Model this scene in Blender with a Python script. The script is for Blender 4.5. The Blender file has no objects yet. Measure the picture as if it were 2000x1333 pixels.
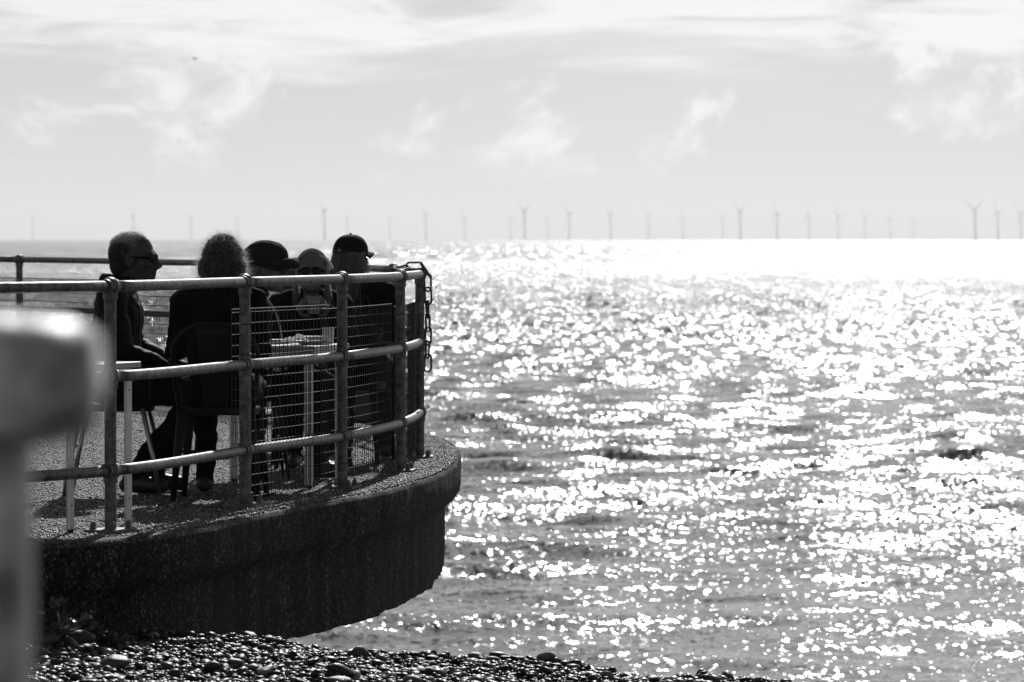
import bpy, bmesh, math, random
import numpy as np
from mathutils import Vector, Matrix, noise as mnoise

random.seed(7)
RNG = np.random.default_rng(11)
scene = bpy.context.scene
COL = scene.collection

# ------------------------------------------------------------------ camera
EYE = 1.27            # eye height above the deck top (deck top is z = 0)
SEA = -3.73           # sea level
FPX = 9000.0          # focal length in photo pixels (2000 px wide)
PITCH = math.atan((666.5 - 466.0) / FPX)
cam_d = bpy.data.cameras.new('camera')
cam = bpy.data.objects.new('camera', cam_d)
COL.objects.link(cam)
cam.location = (0, 0, EYE)
cam.rotation_euler = (math.pi / 2 - PITCH, 0, 0)
cam_d.sensor_width = 36.0
cam_d.lens = FPX * 36.0 / 2000.0
cam_d.clip_start = 0.1
cam_d.clip_end = 200000.0
cam_d.dof.use_dof = True
cam_d.dof.focus_distance = 21.5
cam_d.dof.aperture_fstop = 9.0
cam_d.dof.aperture_blades = 9
scene.camera = cam

# ------------------------------------------------------------------ world, sun, exposure
SUN_EL = math.radians(33.0)
SUN_AZ = math.radians(5.8)      # to the right of the view axis (+Y)
SKY_STRENGTH = 0.048
SUN_STRENGTH = 3.5
world = bpy.data.worlds.new('World')
scene.world = world
world.use_nodes = True
wn, wl = world.node_tree.nodes, world.node_tree.links
wn.clear()


def N(nodes, t, **kw):
    n = nodes.new(t)
    for k, v in kw.items():
        setattr(n, k, v)
    return n


def math_node(nodes, links, op, a, b=None, c=None, clamp=False):
    n = nodes.new('ShaderNodeMath')
    n.operation = op
    n.use_clamp = clamp
    for i, v in enumerate((a, b, c)):
        if v is None:
            continue
        if hasattr(v, 'is_output'):
            links.new(v, n.inputs[i])
        else:
            n.inputs[i].default_value = v
    return n.outputs[0]


def build_world():
    out = N(wn, 'ShaderNodeOutputWorld')
    bg = N(wn, 'ShaderNodeBackground')
    bg.inputs['Strength'].default_value = SKY_STRENGTH
    sky = N(wn, 'ShaderNodeTexSky', sky_type='NISHITA')
    sky.sun_disc = False
    sky.sun_elevation = SUN_EL
    sky.sun_rotation = SUN_AZ
    sky.altitude = 0
    sky.air_density = 1.0
    sky.dust_density = 0.3
    sky.ozone_density = 1.0
    bw = N(wn, 'ShaderNodeRGBToBW')
    wl.new(sky.outputs[0], bw.inputs[0])
    m = lambda *a, **k: math_node(wn, wl, *a, **k)
    tc = N(wn, 'ShaderNodeTexCoord')
    sep = N(wn, 'ShaderNodeSeparateXYZ')
    wl.new(tc.outputs['Generated'], sep.inputs[0])
    az = m('ARCTAN2', sep.outputs[0], sep.outputs[1])
    el = sep.outputs[2]

    def noise(sx, sz, scale, detail, rough, dist, off, shift=0.0):
        cb = N(wn, 'ShaderNodeCombineXYZ')
        wl.new(m('MULTIPLY', m('ADD', az, shift), sx), cb.inputs[0])
        wl.new(m('ADD', m('MULTIPLY', el, sz), off), cb.inputs[1])
        cb.inputs[2].default_value = off
        nz = N(wn, 'ShaderNodeTexNoise')
        nz.inputs['Scale'].default_value = scale
        nz.inputs['Detail'].default_value = detail
        nz.inputs['Roughness'].default_value = rough
        nz.inputs['Distortion'].default_value = dist
        wl.new(cb.outputs[0], nz.inputs['Vector'])
        return nz.outputs['Fac']

    def ramp(v, lo, hi):
        mr = N(wn, 'ShaderNodeMapRange', interpolation_type='SMOOTHSTEP')
        mr.inputs['From Min'].default_value = lo
        mr.inputs['From Max'].default_value = hi
        wl.new(v, mr.inputs['Value'])
        return mr.outputs[0]

    # high thin streaky layer, broken up by stretched noise
    n1 = noise(1.0, 4.2, 13.0, 8.0, 0.56, 0.6, 3.1)
    lay_in = m('ADD', el, m('MULTIPLY', m('SUBTRACT', n1, 0.5), 0.030))
    layer = ramp(lay_in, 0.0345, 0.0425)
    n1b = noise(1.0, 6.5, 22.0, 9.0, 0.6, 0.9, 9.4)
    layer = m('MULTIPLY', layer, ramp(n1b, 0.26, 0.56))
    # small ragged cumulus in the clear band
    n2 = noise(1.0, 1.35, 26.0, 7.0, 0.58, 0.35, 1.7, 0.058)
    puffs = m('MULTIPLY', ramp(n2, 0.53, 0.63), ramp(el, 0.010, 0.020))
    n3 = noise(1.0, 1.3, 70.0, 5.0, 0.6, 0.4, 5.5, 0.058)
    puffs = m('MULTIPLY', puffs, ramp(n3, 0.28, 0.56))
    # soft horizontal mottling
    n4 = noise(1.0, 3.0, 9.0, 3.0, 0.5, 0.0, 7.7)
    cloud = m('MAXIMUM', layer, m('MULTIPLY', puffs, 0.9))
    cloud = m('ADD', m('MULTIPLY', cloud, 0.52), m('MULTIPLY', m('SUBTRACT', n4, 0.5), 0.16))
    gain = m('ADD', 1.0, cloud)
    val = m('MULTIPLY', bw.outputs[0], gain)
    wl.new(val, bg.inputs['Color'])
    wl.new(bg.outputs[0], out.inputs[0])


build_world()

sun_d = bpy.data.lights.new('sun', 'SUN')
sun_d.energy = SUN_STRENGTH
sun_d.angle = math.radians(0.53)
sun_d.color = (1.0, 1.0, 1.0)
sun = bpy.data.objects.new('sun', sun_d)
COL.objects.link(sun)
to_sun = Vector((math.sin(SUN_AZ) * math.cos(SUN_EL), math.cos(SUN_AZ) * math.cos(SUN_EL), math.sin(SUN_EL)))
sun.rotation_euler = to_sun.to_track_quat('Z', 'Y').to_euler()

vs = scene.view_settings
vs.view_transform = 'Standard'
vs.look = 'None'
vs.exposure = 0.0
vs.gamma = 1.0
vs.use_curve_mapping = False
cy = scene.cycles
cy.max_bounces = 5
cy.diffuse_bounces = 2
cy.glossy_bounces = 3
cy.transmission_bounces = 2
cy.volume_bounces = 0
cy.transparent_max_bounces = 8
cy.caustics_reflective = False
cy.caustics_refractive = False
cy.use_denoising = True
cy.denoiser = 'OPENIMAGEDENOISE'
cy.denoising_input_passes = 'RGB_ALBEDO_NORMAL'
cy.denoising_prefilter = 'ACCURATE'
cy.use_adaptive_sampling = False
cy.sample_clamp_direct = 30.0
cy.sample_clamp_indirect = 3.0


def P(px, py, y):
    """photo pixel + distance along +Y -> world point (used to read off real positions)"""
    dx, du = (px - 1000.0) / FPX, (666.5 - py) / FPX
    fwd = (0, math.cos(PITCH), -math.sin(PITCH))
    up = (0, math.sin(PITCH), math.cos(PITCH))
    d = (dx, fwd[1] + du * up[1], fwd[2] + du * up[2])
    t = y / d[1]
    return Vector((d[0] * t, y, EYE + d[2] * t))


# ------------------------------------------------------------------ materials (all neutral greys: a monochrome photograph)
def mat(name, base, rough=0.6, metal=0.0, var=0.0, vscale=8.0, bump=0.0, bscale=40.0, detail=5.0, spec=0.5, stretch=None, transl=0.0):
    m = bpy.data.materials.new(name)
    m.use_nodes = True
    nt = m.node_tree
    n, l = nt.nodes, nt.links
    b = n['Principled BSDF']
    b.inputs['Base Color'].default_value = (base, base, base, 1)
    b.inputs['Roughness'].default_value = rough
    b.inputs['Metallic'].default_value = metal
    b.inputs['Specular IOR Level'].default_value = spec
    tc = n.new('ShaderNodeTexCoord')
    vec = tc.outputs['Object']
    if stretch:
        mp = n.new('ShaderNodeMapping')
        mp.inputs['Scale'].default_value = stretch
        l.new(vec, mp.inputs['Vector'])
        vec = mp.outputs[0]
    if var > 0:
        t = n.new('ShaderNodeTexNoise')
        t.inputs['Scale'].default_value = vscale
        t.inputs['Detail'].default_value = detail
        t.inputs['Roughness'].default_value = 0.6
        l.new(vec, t.inputs['Vector'])
        r = n.new('ShaderNodeMapRange')
        r.inputs['From Min'].default_value = 0.3
        r.inputs['From Max'].default_value = 0.7
        r.inputs['To Min'].default_value = max(base * (1 - var), 0.0)
        r.inputs['To Max'].default_value = min(base * (1 + var), 1.0)
        l.new(t.outputs['Fac'], r.inputs['Value'])
        l.new(r.outputs[0], b.inputs['Base Color'])
    if bump > 0:
        t2 = n.new('ShaderNodeTexNoise')
        t2.inputs['Scale'].default_value = bscale
        t2.inputs['Detail'].default_value = 6.0
        l.new(vec, t2.inputs['Vector'])
        bp = n.new('ShaderNodeBump')
        bp.inputs['Strength'].default_value = bump
        bp.inputs['Distance'].default_value = 0.01
        l.new(t2.outputs['Fac'], bp.inputs['Height'])
        l.new(bp.outputs[0], b.inputs['Normal'])
    if transl > 0:
        tr = n.new('ShaderNodeBsdfTranslucent')
        tr.inputs[0].default_value = (base, base, base, 1)
        mx = n.new('ShaderNodeMixShader')
        mx.inputs[0].default_value = transl
        l.new(b.outputs[0], mx.inputs[1])
        l.new(tr.outputs[0], mx.inputs[2])
        l.new(mx.outputs[0], n['Material Output'].inputs[0])
    return m


M = {}
M['galv'] = mat('galvanised_steel', 0.125, 0.45, 0.3, 0.85, 26.0, 0.35, 90.0, detail=8.0)
M['galv_dark'] = mat('dull_steel', 0.12, 0.5, 0.3, 0.4, 20.0, 0.2, 90.0)
M['iron'] = mat('chain_iron', 0.05, 0.5, 0.4, 0.4, 60.0, 0.3, 200.0)
M['wire'] = mat('mesh_wire', 0.06, 0.6, 0.2, spec=0.25)
M['tie'] = mat('black_plastic', 0.012, 0.4)
M['alu'] = mat('brushed_aluminium', 0.55, 0.28, 0.9, 0.12, 30.0, 0.05, 200.0)
M['chair_metal'] = mat('painted_chair_steel', 0.008, 0.45, 0.0, 0.3, 12.0, spec=0.2)
M['chair_alu'] = mat('chair_aluminium', 0.4, 0.3, 0.85)
M['table_top'] = mat('table_laminate', 0.34, 0.35, 0.0, 0.15, 25.0)
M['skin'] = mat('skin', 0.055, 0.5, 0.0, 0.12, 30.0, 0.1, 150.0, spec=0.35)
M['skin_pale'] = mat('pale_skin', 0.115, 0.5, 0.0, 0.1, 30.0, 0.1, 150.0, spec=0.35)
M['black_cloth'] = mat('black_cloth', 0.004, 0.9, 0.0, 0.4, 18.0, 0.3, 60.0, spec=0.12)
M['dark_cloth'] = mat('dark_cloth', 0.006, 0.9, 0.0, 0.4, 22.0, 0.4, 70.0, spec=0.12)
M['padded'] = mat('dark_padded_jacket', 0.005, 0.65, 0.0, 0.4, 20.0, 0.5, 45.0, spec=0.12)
M['light_cloth'] = mat('light_cloth', 0.35, 0.85, 0.0, 0.2, 20.0, 0.3, 60.0, spec=0.2)
M['hat_tweed'] = mat('brushed_hat_cloth', 0.02, 0.9, 0.0, 0.6, 60.0, 0.8, 120.0, spec=0.15)
M['cap_cloth'] = mat('black_cap_cotton', 0.008, 0.85, 0.0, 0.3, 50.0, 0.3, 140.0, spec=0.15)
M['shoe'] = mat('dark_shoe_leather', 0.015, 0.4, 0.0, 0.3, 30.0)
M['lens'] = mat('sunglass_lens', 0.003, 0.12, 0.0, spec=0.12)
M['frame'] = mat('sunglass_frame', 0.004, 0.3, spec=0.2)
M['hair_white'] = mat('white_hair', 0.90, 0.5, 0.0, 0.1, 60.0, transl=0.85)
M['hair_grey'] = mat('grey_hair', 0.50, 0.5, 0.0, 0.2, 30.0, transl=0.85)
M['hair_greyroot'] = mat('grey_hair_mass', 0.010, 0.8, 0.0, 0.5, 40.0, 0.8, 60.0)
M['hair_blond'] = mat('fair_hair', 0.30, 0.45, 0.0, 0.4, 30.0, transl=0.6)
M['hair_dark'] = mat('dark_hair', 0.02, 0.5, 0.0, 0.4, 30.0)
M['cup'] = mat('paper_cup', 0.30, 0.6, 0.0, 0.05, 30.0)
M['china'] = mat('white_china', 0.7, 0.2)
M['paper'] = mat('paper_napkin', 0.75, 0.9, 0.0, transl=0.3)
M['turbine'] = mat('turbine_white_paint', 0.55, 0.5)
M['turbine_base'] = mat('turbine_transition_paint', 0.40, 0.5)
M['gull'] = mat('gull_feathers', 0.45, 0.7)
M['leaf'] = mat('fleshy_leaf', 0.06, 0.35, 0.0, 0.5, 30.0, transl=0.2)
M['stem'] = mat('dry_stem', 0.10, 0.6, 0.0, 0.4, 30.0)


def wood_mat():
    m = mat('weathered_timber', 0.50, 0.45, 0.0, 0.75, 30.0, 0.8, 30.0, stretch=(1.0, 1.0, 0.6), detail=3.0)
    return m


M['wood'] = wood_mat()


def concrete_mat(name, base, chips, rough, spec=0.5, power=3.0):
    """exposed-aggregate concrete: small stones set in paste, each its own tone and facet"""
    m = bpy.data.materials.new(name)
    m.use_nodes = True
    n, l = m.node_tree.nodes, m.node_tree.links
    b = n['Principled BSDF']
    b.inputs['Roughness'].default_value = rough
    b.inputs['Specular IOR Level'].default_value = spec
    tc = n.new('ShaderNodeTexCoord')
    vo = n.new('ShaderNodeTexVoronoi')
    vo.inputs['Scale'].default_value = 85.0
    vo.inputs['Randomness'].default_value = 1.0
    l.new(tc.outputs['Object'], vo.inputs['Vector'])
    sp = n.new('ShaderNodeSeparateXYZ')
    l.new(vo.outputs['Color'], sp.inputs[0])
    big = n.new('ShaderNodeTexNoise')
    big.inputs['Scale'].default_value = 2.2
    big.inputs['Detail'].default_value = 8.0
    big.inputs['Roughness'].default_value = 0.65
    l.new(tc.outputs['Object'], big.inputs['Vector'])
    # vertical run-off stains
    mp = n.new('ShaderNodeMapping')
    mp.inputs['Scale'].default_value = (5.0, 5.0, 0.35)
    l.new(tc.outputs['Object'], mp.inputs['Vector'])
    st = n.new('ShaderNodeTexNoise')
    st.inputs['Scale'].default_value = 1.0
    st.inputs['Detail'].default_value = 4.0
    l.new(mp.outputs[0], st.inputs['Vector'])
    mk = lambda *a, **k: math_node(n, l, *a, **k)
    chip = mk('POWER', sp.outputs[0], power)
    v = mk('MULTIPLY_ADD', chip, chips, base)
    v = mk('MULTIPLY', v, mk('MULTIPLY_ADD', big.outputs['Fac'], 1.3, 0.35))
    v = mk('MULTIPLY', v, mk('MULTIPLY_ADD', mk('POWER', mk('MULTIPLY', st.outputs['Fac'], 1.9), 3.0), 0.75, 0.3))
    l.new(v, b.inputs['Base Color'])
    h = mk('SUBTRACT', mk('MULTIPLY', sp.outputs[1], 0.6), mk('MULTIPLY', vo.outputs['Distance'], 0.9))
    fine = n.new('ShaderNodeTexNoise')
    fine.inputs['Scale'].default_value = 30.0
    fine.inputs['Detail'].default_value = 6.0
    l.new(tc.outputs['Object'], fine.inputs['Vector'])
    h = mk('ADD', h, fine.outputs['Fac'])
    bp = n.new('ShaderNodeBump')
    bp.inputs['Strength'].default_value = 0.9
    bp.inputs['Distance'].default_value = 0.008
    l.new(h, bp.inputs['Height'])
    l.new(bp.outputs[0], b.inputs['Normal'])
    return m


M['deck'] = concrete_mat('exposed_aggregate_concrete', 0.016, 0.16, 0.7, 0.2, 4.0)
M['sea_wall'] = concrete_mat('shade_darkened_concrete', 0.009, 0.12, 0.8, 0.12, 6.0)  # wall concrete coloured darker than the deck to stand in for its shade


# ------------------------------------------------------------------ mesh helpers
class MB:
    """collects shapes; build() links them as one mesh object"""

    def __init__(self):
        self.v, self.f = [], []

    def add(self, verts, faces):
        o = len(self.v)
        self.v.extend([tuple(p) for p in verts])
        self.f.extend([tuple(i + o for i in q) for q in faces])
        return self

    def box(self, c, s, rot=None):
        c = Vector(c)
        hx, hy, hz = s[0] / 2, s[1] / 2, s[2] / 2
        pts = [Vector((x, y, z)) for x in (-hx, hx) for y in (-hy, hy) for z in (-hz, hz)]
        if rot is not None:
            pts = [rot @ p for p in pts]
        return self.add([p + c for p in pts], [(0, 1, 3, 2), (4, 6, 7, 5), (0, 4, 5, 1), (2, 3, 7, 6), (0, 2, 6, 4), (1, 5, 7, 3)])

    def tube(self, pts, r, seg=10, cap=True, squash=1.0):
        pts = [Vector(p) for p in pts]
        n = len(pts)
        rr = r if hasattr(r, '__len__') else [r] * n
        t0 = (pts[1] - pts[0]).normalized()
        ref = Vector((0, 0, 1)) if abs(t0.z) < 0.9 else Vector((1, 0, 0))
        u = t0.cross(ref).normalized()
        verts, faces = [], []
        for i, p in enumerate(pts):
            t = (pts[min(i + 1, n - 1)] - pts[max(i - 1, 0)]).normalized()
            u = (u - t * u.dot(t)).normalized()
            w = t.cross(u)
            for k in range(seg):
                a = 2 * math.pi * k / seg
                verts.append(p + (u * math.cos(a) + w * math.sin(a) * squash) * rr[i])
        for i in range(n - 1):
            for k in range(seg):
                a, b = i * seg + k, i * seg + (k + 1) % seg
                faces.append((a, b, b + seg, a + seg))
        if cap:
            faces.append(tuple(range(seg - 1, -1, -1)))
            faces.append(tuple((n - 1) * seg + k for k in range(seg)))
        return self.add(verts, faces)

    def ellipsoid(self, c, r, rot=None, seg=16, rings=10):
        c = Vector(c)
        if not hasattr(r, '__len__'):
            r = (r, r, r)
        verts = [Vector((0, 0, r[2]))]
        for i in range(1, rings):
            th = math.pi * i / rings
            for k in range(seg):
                a = 2 * math.pi * k / seg
                verts.append(Vector((r[0] * math.sin(th) * math.cos(a), r[1] * math.sin(th) * math.sin(a), r[2] * math.cos(th))))
        verts.append(Vector((0, 0, -r[2])))
        faces = []
        for k in range(seg):
            faces.append((0, 1 + k, 1 + (k + 1) % seg))
            for i in range(rings - 2):
                a, b = 1 + i * seg + k, 1 + i * seg + (k + 1) % seg
                faces.append((a, a + seg, b + seg, b))
            e = 1 + (rings - 2) * seg
            faces.append((e + k, len(verts) - 1, e + (k + 1) % seg))
        if rot is not None:
            verts = [rot @ p for p in verts]
        return self.add([p + c for p in verts], faces)

    def capsule(self, a, b, ra, rb, seg=14):
        a, b = Vector(a), Vector(b)
        d = b - a
        L = d.length
        t = d / L if L > 1e-6 else Vector((0, 0, 1))
        pts, rad = [], []
        for k in range(1, 6):
            th = math.pi / 2 * k / 5
            pts.append(a - t * ra * math.cos(th)); rad.append(ra * math.sin(th))
        for k in range(1, 6):
            th = math.pi / 2 * (5 - k) / 5
            th2 = math.pi / 2 - math.pi / 2 * (k - 1) / 5
            pts.append(b + t * rb * math.cos(th2)); rad.append(rb * math.sin(th2))
        return self.tube(pts, rad, seg)

    def lathe(self, prof, c=(0, 0, 0), seg=20):
        c = Vector(c)
        verts, faces = [], []
        for r, z in prof:
            for k in range(seg):
                a = 2 * math.pi * k / seg
                verts.append(c + Vector((r * math.cos(a), r * math.sin(a), z)))
        for i in range(len(prof) - 1):
            for k in range(seg):
                a, b = i * seg + k, i * seg + (k + 1) % seg
                faces.append((a, b, b + seg, a + seg))
        faces.append(tuple(range(seg - 1, -1, -1)))
        faces.append(tuple((len(prof) - 1) * seg + k for k in range(seg)))
        return self.add(verts, faces)

    def mesh(self, name):
        me = bpy.data.meshes.new(name)
        me.from_pydata(self.v, [], self.f)
        me.validate()
        return me

    def build(self, name, material, parent=None, smooth=True, loc=None):
        me = self.mesh(name)
        return link(name, me, material, parent, smooth, loc)


def link(name, me, material=None, parent=None, smooth=True, loc=None):
    if material is not None:
        me.materials.append(M[material] if isinstance(material, str) else material)
    if smooth and len(me.polygons):
        me.polygons.foreach_set('use_smooth', np.ones(len(me.polygons), dtype=bool))
        sharp = smooth == 'auto'
        if sharp:
            try:
                me.set_sharp_from_angle(angle=math.radians(40))
            except Exception:
                pass
    o = bpy.data.objects.new(name, me)
    COL.objects.link(o)
    if loc is not None:
        o.location = loc
    if parent is not None:
        o.parent = parent
    return o


def empty(name, loc=(0, 0, 0), rz=0.0):
    o = bpy.data.objects.new(name, None)
    o.empty_display_size = 0.1
    COL.objects.link(o)
    o.location = loc
    o.rotation_euler = (0, 0, rz)
    return o


def tag(o, label=None, category=None, group=None, kind=None):
    if label: o['label'] = label
    if category: o['category'] = category
    if group: o['group'] = group
    if kind: o['kind'] = kind
    return o


def np_mesh(name, verts, quads):
    """fast mesh from numpy arrays (all faces the same size)"""
    me = bpy.data.meshes.new(name)
    nv, nf, k = len(verts), len(quads), quads.shape[1]
    me.vertices.add(nv)
    me.vertices.foreach_set('co', np.ascontiguousarray(verts, dtype=np.float32).ravel())
    me.loops.add(nf * k)
    me.loops.foreach_set('vertex_index', np.ascontiguousarray(quads, dtype=np.int32).ravel())
    me.polygons.add(nf)
    me.polygons.foreach_set('loop_start', np.arange(0, nf * k, k, dtype=np.int32))
    me.update(calc_edges=True)
    me.validate()
    return me


def grid_quads(nr, nc):
    i = np.arange(nr - 1)[:, None] * nc + np.arange(nc - 1)[None, :]
    i = i.ravel()
    return np.stack([i, i + 1, i + nc + 1, i + nc], axis=1)


def catmull(pts, per=16):
    pts = [Vector(p) for p in pts]
    ext = [pts[0] * 2 - pts[1]] + pts + [pts[-1] * 2 - pts[-2]]
    out = []
    for i in range(1, len(ext) - 2):
        p0, p1, p2, p3 = ext[i - 1:i + 3]
        for k in range(per):
            t = k / per
            out.append(0.5 * ((2 * p1) + (p2 - p0) * t + (2 * p0 - 5 * p1 + 4 * p2 - p3) * t * t + (3 * p1 - p0 - 3 * p2 + p3) * t ** 3))
    out.append(pts[-1])
    return out


# ------------------------------------------------------------------ SEA
def build_sea():
    rng = np.random.default_rng(5)
    ys = [22.0]
    while ys[-1] < 30000:
        y = ys[-1]
        st = 0.16 if y < 100 else 0.16 * (y / 100.0) ** 1.75
        if y < 44: st = 0.5
        ys.append(y + st)
    ys = np.array(ys)
    a_in = np.linspace(-0.125, 0.125, 400)
    a_l = -np.geomspace(0.126, 1.7, 26)[::-1]
    cols = np.concatenate([a_l, a_in, -a_l[::-1]])
    X = ys[:, None] * cols[None, :]
    Y = np.repeat(ys[:, None], len(cols), 1)
    row_st = np.gradient(ys)[:, None]
    col_st = (ys * (a_in[1] - a_in[0]))[:, None]
    H = np.zeros_like(X)
    wind = 0.62 + 0.38 * np.clip((Y - 55) / 60.0, 0, 1)
    for i in range(46):
        lam = 0.55 * (16.0 ** (i / 45.0))          # 0.55 .. 8.8 m
        ang = rng.normal(0.15, 0.55) - math.pi / 2
        k = 2 * math.pi / lam
        slope = 0.039 * (1.0 if lam < 3 else 0.8)
        amp = slope / k
        fade = np.clip(lam / (3.0 * np.maximum(row_st, col_st)) - 0.4, 0, 1)
        ph = rng.uniform(0, 6.28)
        H += amp * fade * np.sin(k * (X * math.cos(ang) + Y * math.sin(ang)) + ph)
    H *= wind
    # sharpen the crests a little
    H += 0.6 * np.clip(H, 0, None) ** 2
    V = np.stack([X, Y, SEA + H], axis=2).reshape(-1, 3)
    me = np_mesh('sea', V, grid_quads(len(ys), len(cols)))
    m = bpy.data.materials.new('sea_water')
    m.use_nodes = True
    n, l = m.node_tree.nodes, m.node_tree.links
    b = n['Principled BSDF']
    b.inputs['Base Color'].default_value = (0.07, 0.07, 0.07, 1)
    b.inputs['IOR'].default_value = 1.333
    mk = lambda *a, **k: math_node(n, l, *a, **k)
    geo = n.new('ShaderNodeNewGeometry')
    sep = n.new('ShaderNodeSeparateXYZ')
    l.new(geo.outputs['Position'], sep.inputs[0])

    def nz(scale, sx, sy, detail, rough=0.55, dist=0.0, out='Fac'):
        mp = n.new('ShaderNodeMapping')
        mp.inputs['Scale'].default_value = (sx, sy, 1.0)
        l.new(geo.outputs['Position'], mp.inputs['Vector'])
        t = n.new('ShaderNodeTexNoise')
        t.noise_dimensions = '2D'
        t.inputs['Scale'].default_value = scale
        t.inputs['Detail'].default_value = detail
        t.inputs['Roughness'].default_value = rough
        t.inputs['Distortion'].default_value = dist
        l.new(mp.outputs[0], t.inputs['Vector'])
        return t.outputs[out]

    def rng_(v, a, b_, c, d):
        r = n.new('ShaderNodeMapRange')
        r.interpolation_type = 'SMOOTHSTEP'
        for nm, x in (('From Min', a), ('From Max', b_), ('To Min', c), ('To Max', d)):
            r.inputs[nm].default_value = x
        l.new(v, r.inputs['Value'])
        return r.outputs[0]

    # wavelet slopes: random tilts of small facets, larger wavelets offshore
    near = nz(7.5, 1.0, 0.50, 4.0, 0.65, 0.3, 'Color')
    far = nz(1.9, 1.0, 0.30, 4.0, 0.72, 0.2, 'Color')
    wy = rng_(sep.outputs[1], 70.0, 260.0, 0.0, 1.0)
    mixc = n.new('ShaderNodeMix')
    mixc.data_type = 'RGBA'
    l.new(wy, mixc.inputs[0])
    l.new(near, mixc.inputs[6])
    l.new(far, mixc.inputs[7])
    # wind patches: calmer and rougher areas of water
    patch = nz(0.012, 1.0, 1.0, 4.0, 0.6, 0.5)
    streak = nz(0.05, 1.0, 0.35, 4.0, 0.6, 0.5)
    ps = rng_(mk('ADD', mk('MULTIPLY', patch, 0.6), mk('MULTIPLY', streak, 0.4)), 0.38, 0.57, 0.48, 1.2)
    # wind rows: gusts roughen the open water in long narrow lanes running with the wind
    lane = nz(1.0, 0.75, 0.028, 3.0, 0.75, 0.0)
    lane2 = nz(1.0, 0.22, 0.006, 3.0, 0.75, 0.0)
    lw = rng_(sep.outputs[1], 140.0, 420.0, 0.0, 1.0)
    lane3 = nz(1.0, 0.060, 0.0011, 4.0, 0.75, 0.0)
    lane4 = nz(1.0, 0.35, 0.0022, 2.0, 0.7, 0.0)
    w3 = rng_(sep.outputs[1], 600.0, 1500.0, 0.0, 1.0)
    lv = mk('SUBTRACT', mk('ADD', lane, lane2), 1.0)
    lv3 = mk('MULTIPLY', mk('SUBTRACT', mk('ADD', lane3, lane4), 1.0), mk('MULTIPLY', w3, 1.7))
    lv = mk('ADD', lv, lv3)
    ps = mk('MULTIPLY', ps, mk('MAXIMUM', mk('MULTIPLY_ADD', mk('MULTIPLY', lv, lw), 2.8, 1.0), 0.2))
    amp = mk('MULTIPLY', mk('ADD', rng_(sep.outputs[1], 42.0, 110.0, 0.80, 1.42), rng_(sep.outputs[1], 105.0, 380.0, 0.0, 2.6)), ps)
    amp = mk('MULTIPLY', amp, rng_(sep.outputs[1], 250.0, 1500.0, 1.0, 0.16))
    sub = n.new('ShaderNodeVectorMath'); sub.operation = 'SUBTRACT'
    l.new(mixc.outputs[2], sub.inputs[0])
    sub.inputs[1].default_value = (0.5, 0.5, 0.5)
    mul = n.new('ShaderNodeVectorMath'); mul.operation = 'MULTIPLY'
    l.new(sub.outputs[0], mul.inputs[0])
    mul.inputs[1].default_value = (0.64, 1.18, 0.0)
    sc = n.new('ShaderNodeVectorMath'); sc.operation = 'SCALE'
    l.new(mul.outputs[0], sc.inputs[0])
    l.new(amp, sc.inputs['Scale'])
    # wave groups of the open sea: broad tilted faces, longer with the swell further out
    ga = nz(1.0, 0.95, 0.030, 2.0, 0.6, 0.0, 'Color')
    gb = nz(1.0, 0.34, 0.0055, 2.0, 0.6, 0.0, 'Color')
    gmix = n.new('ShaderNodeMix'); gmix.data_type = 'RGBA'
    l.new(rng_(sep.outputs[1], 600.0, 1500.0, 0.0, 1.0), gmix.inputs[0])
    l.new(ga, gmix.inputs[6]); l.new(gb, gmix.inputs[7])
    gs = n.new('ShaderNodeVectorMath'); gs.operation = 'SUBTRACT'
    l.new(gmix.outputs[2], gs.inputs[0]); gs.inputs[1].default_value = (0.5, 0.5, 0.5)
    gm = n.new('ShaderNodeVectorMath'); gm.operation = 'MULTIPLY'
    l.new(gs.outputs[0], gm.inputs[0]); gm.inputs[1].default_value = (1.05, 2.35, 0.0)
    gsc = n.new('ShaderNodeVectorMath'); gsc.operation = 'SCALE'
    l.new(gm.outputs[0], gsc.inputs[0])
    l.new(mk('MULTIPLY', rng_(sep.outputs[1], 230.0, 600.0, 0.0, 1.0), mk('MULTIPLY', rng_(patch, 0.35, 0.6, 0.75, 1.15), rng_(sep.outputs[1], 900.0, 3000.0, 1.0, 0.66))), gsc.inputs['Scale'])
    ad0 = n.new('ShaderNodeVectorMath'); ad0.operation = 'ADD'
    l.new(sc.outputs[0], ad0.inputs[0]); l.new(gsc.outputs[0], ad0.inputs[1])
    ad = n.new('ShaderNodeVectorMath'); ad.operation = 'ADD'
    l.new(geo.outputs['Normal'], ad.inputs[0])
    l.new(ad0.outputs[0], ad.inputs[1])
    nm = n.new('ShaderNodeVectorMath'); nm.operation = 'NORMALIZE'
    l.new(ad.outputs[0], nm.inputs[0])
    l.new(nm.outputs[0], b.inputs['Normal'])
    l.new(mk('ADD', rng_(sep.outputs[1], 50.0, 240.0, 0.12, 0.155), rng_(sep.outputs[1], 250.0, 900.0, 0.0, 0.06)), b.inputs['Roughness'])
    o = link('sea', me, m)
    tag(o, 'wide grey sea glittering with sun sparkle out to the horizon', 'sea', kind='structure')
    return o


build_sea()

# ------------------------------------------------------------------ DECK curve (rail line) in plan
RAIL_PTS = [(-6.4, 13.6), (-4.3, 16.2), (-2.6, 18.72), (-1.737, 19.92), (-1.265, 21.82), (-0.862, 23.37), (-0.607, 25.07), (-0.533, 26.64),
            (-0.56, 28.1), (-0.765, 29.7), (-1.52, 32.4), (-2.90, 35.2), (-3.95, 36.95), (-5.7, 38.9), (-8.2, 40.6)]
POST_IDX = [2, 3, 4, 5, 6, 7, 9, 10, 11, 12, 13]
PER = 16
RAIL = catmull([(x, y, 0) for x, y in RAIL_PTS], PER)


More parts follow.
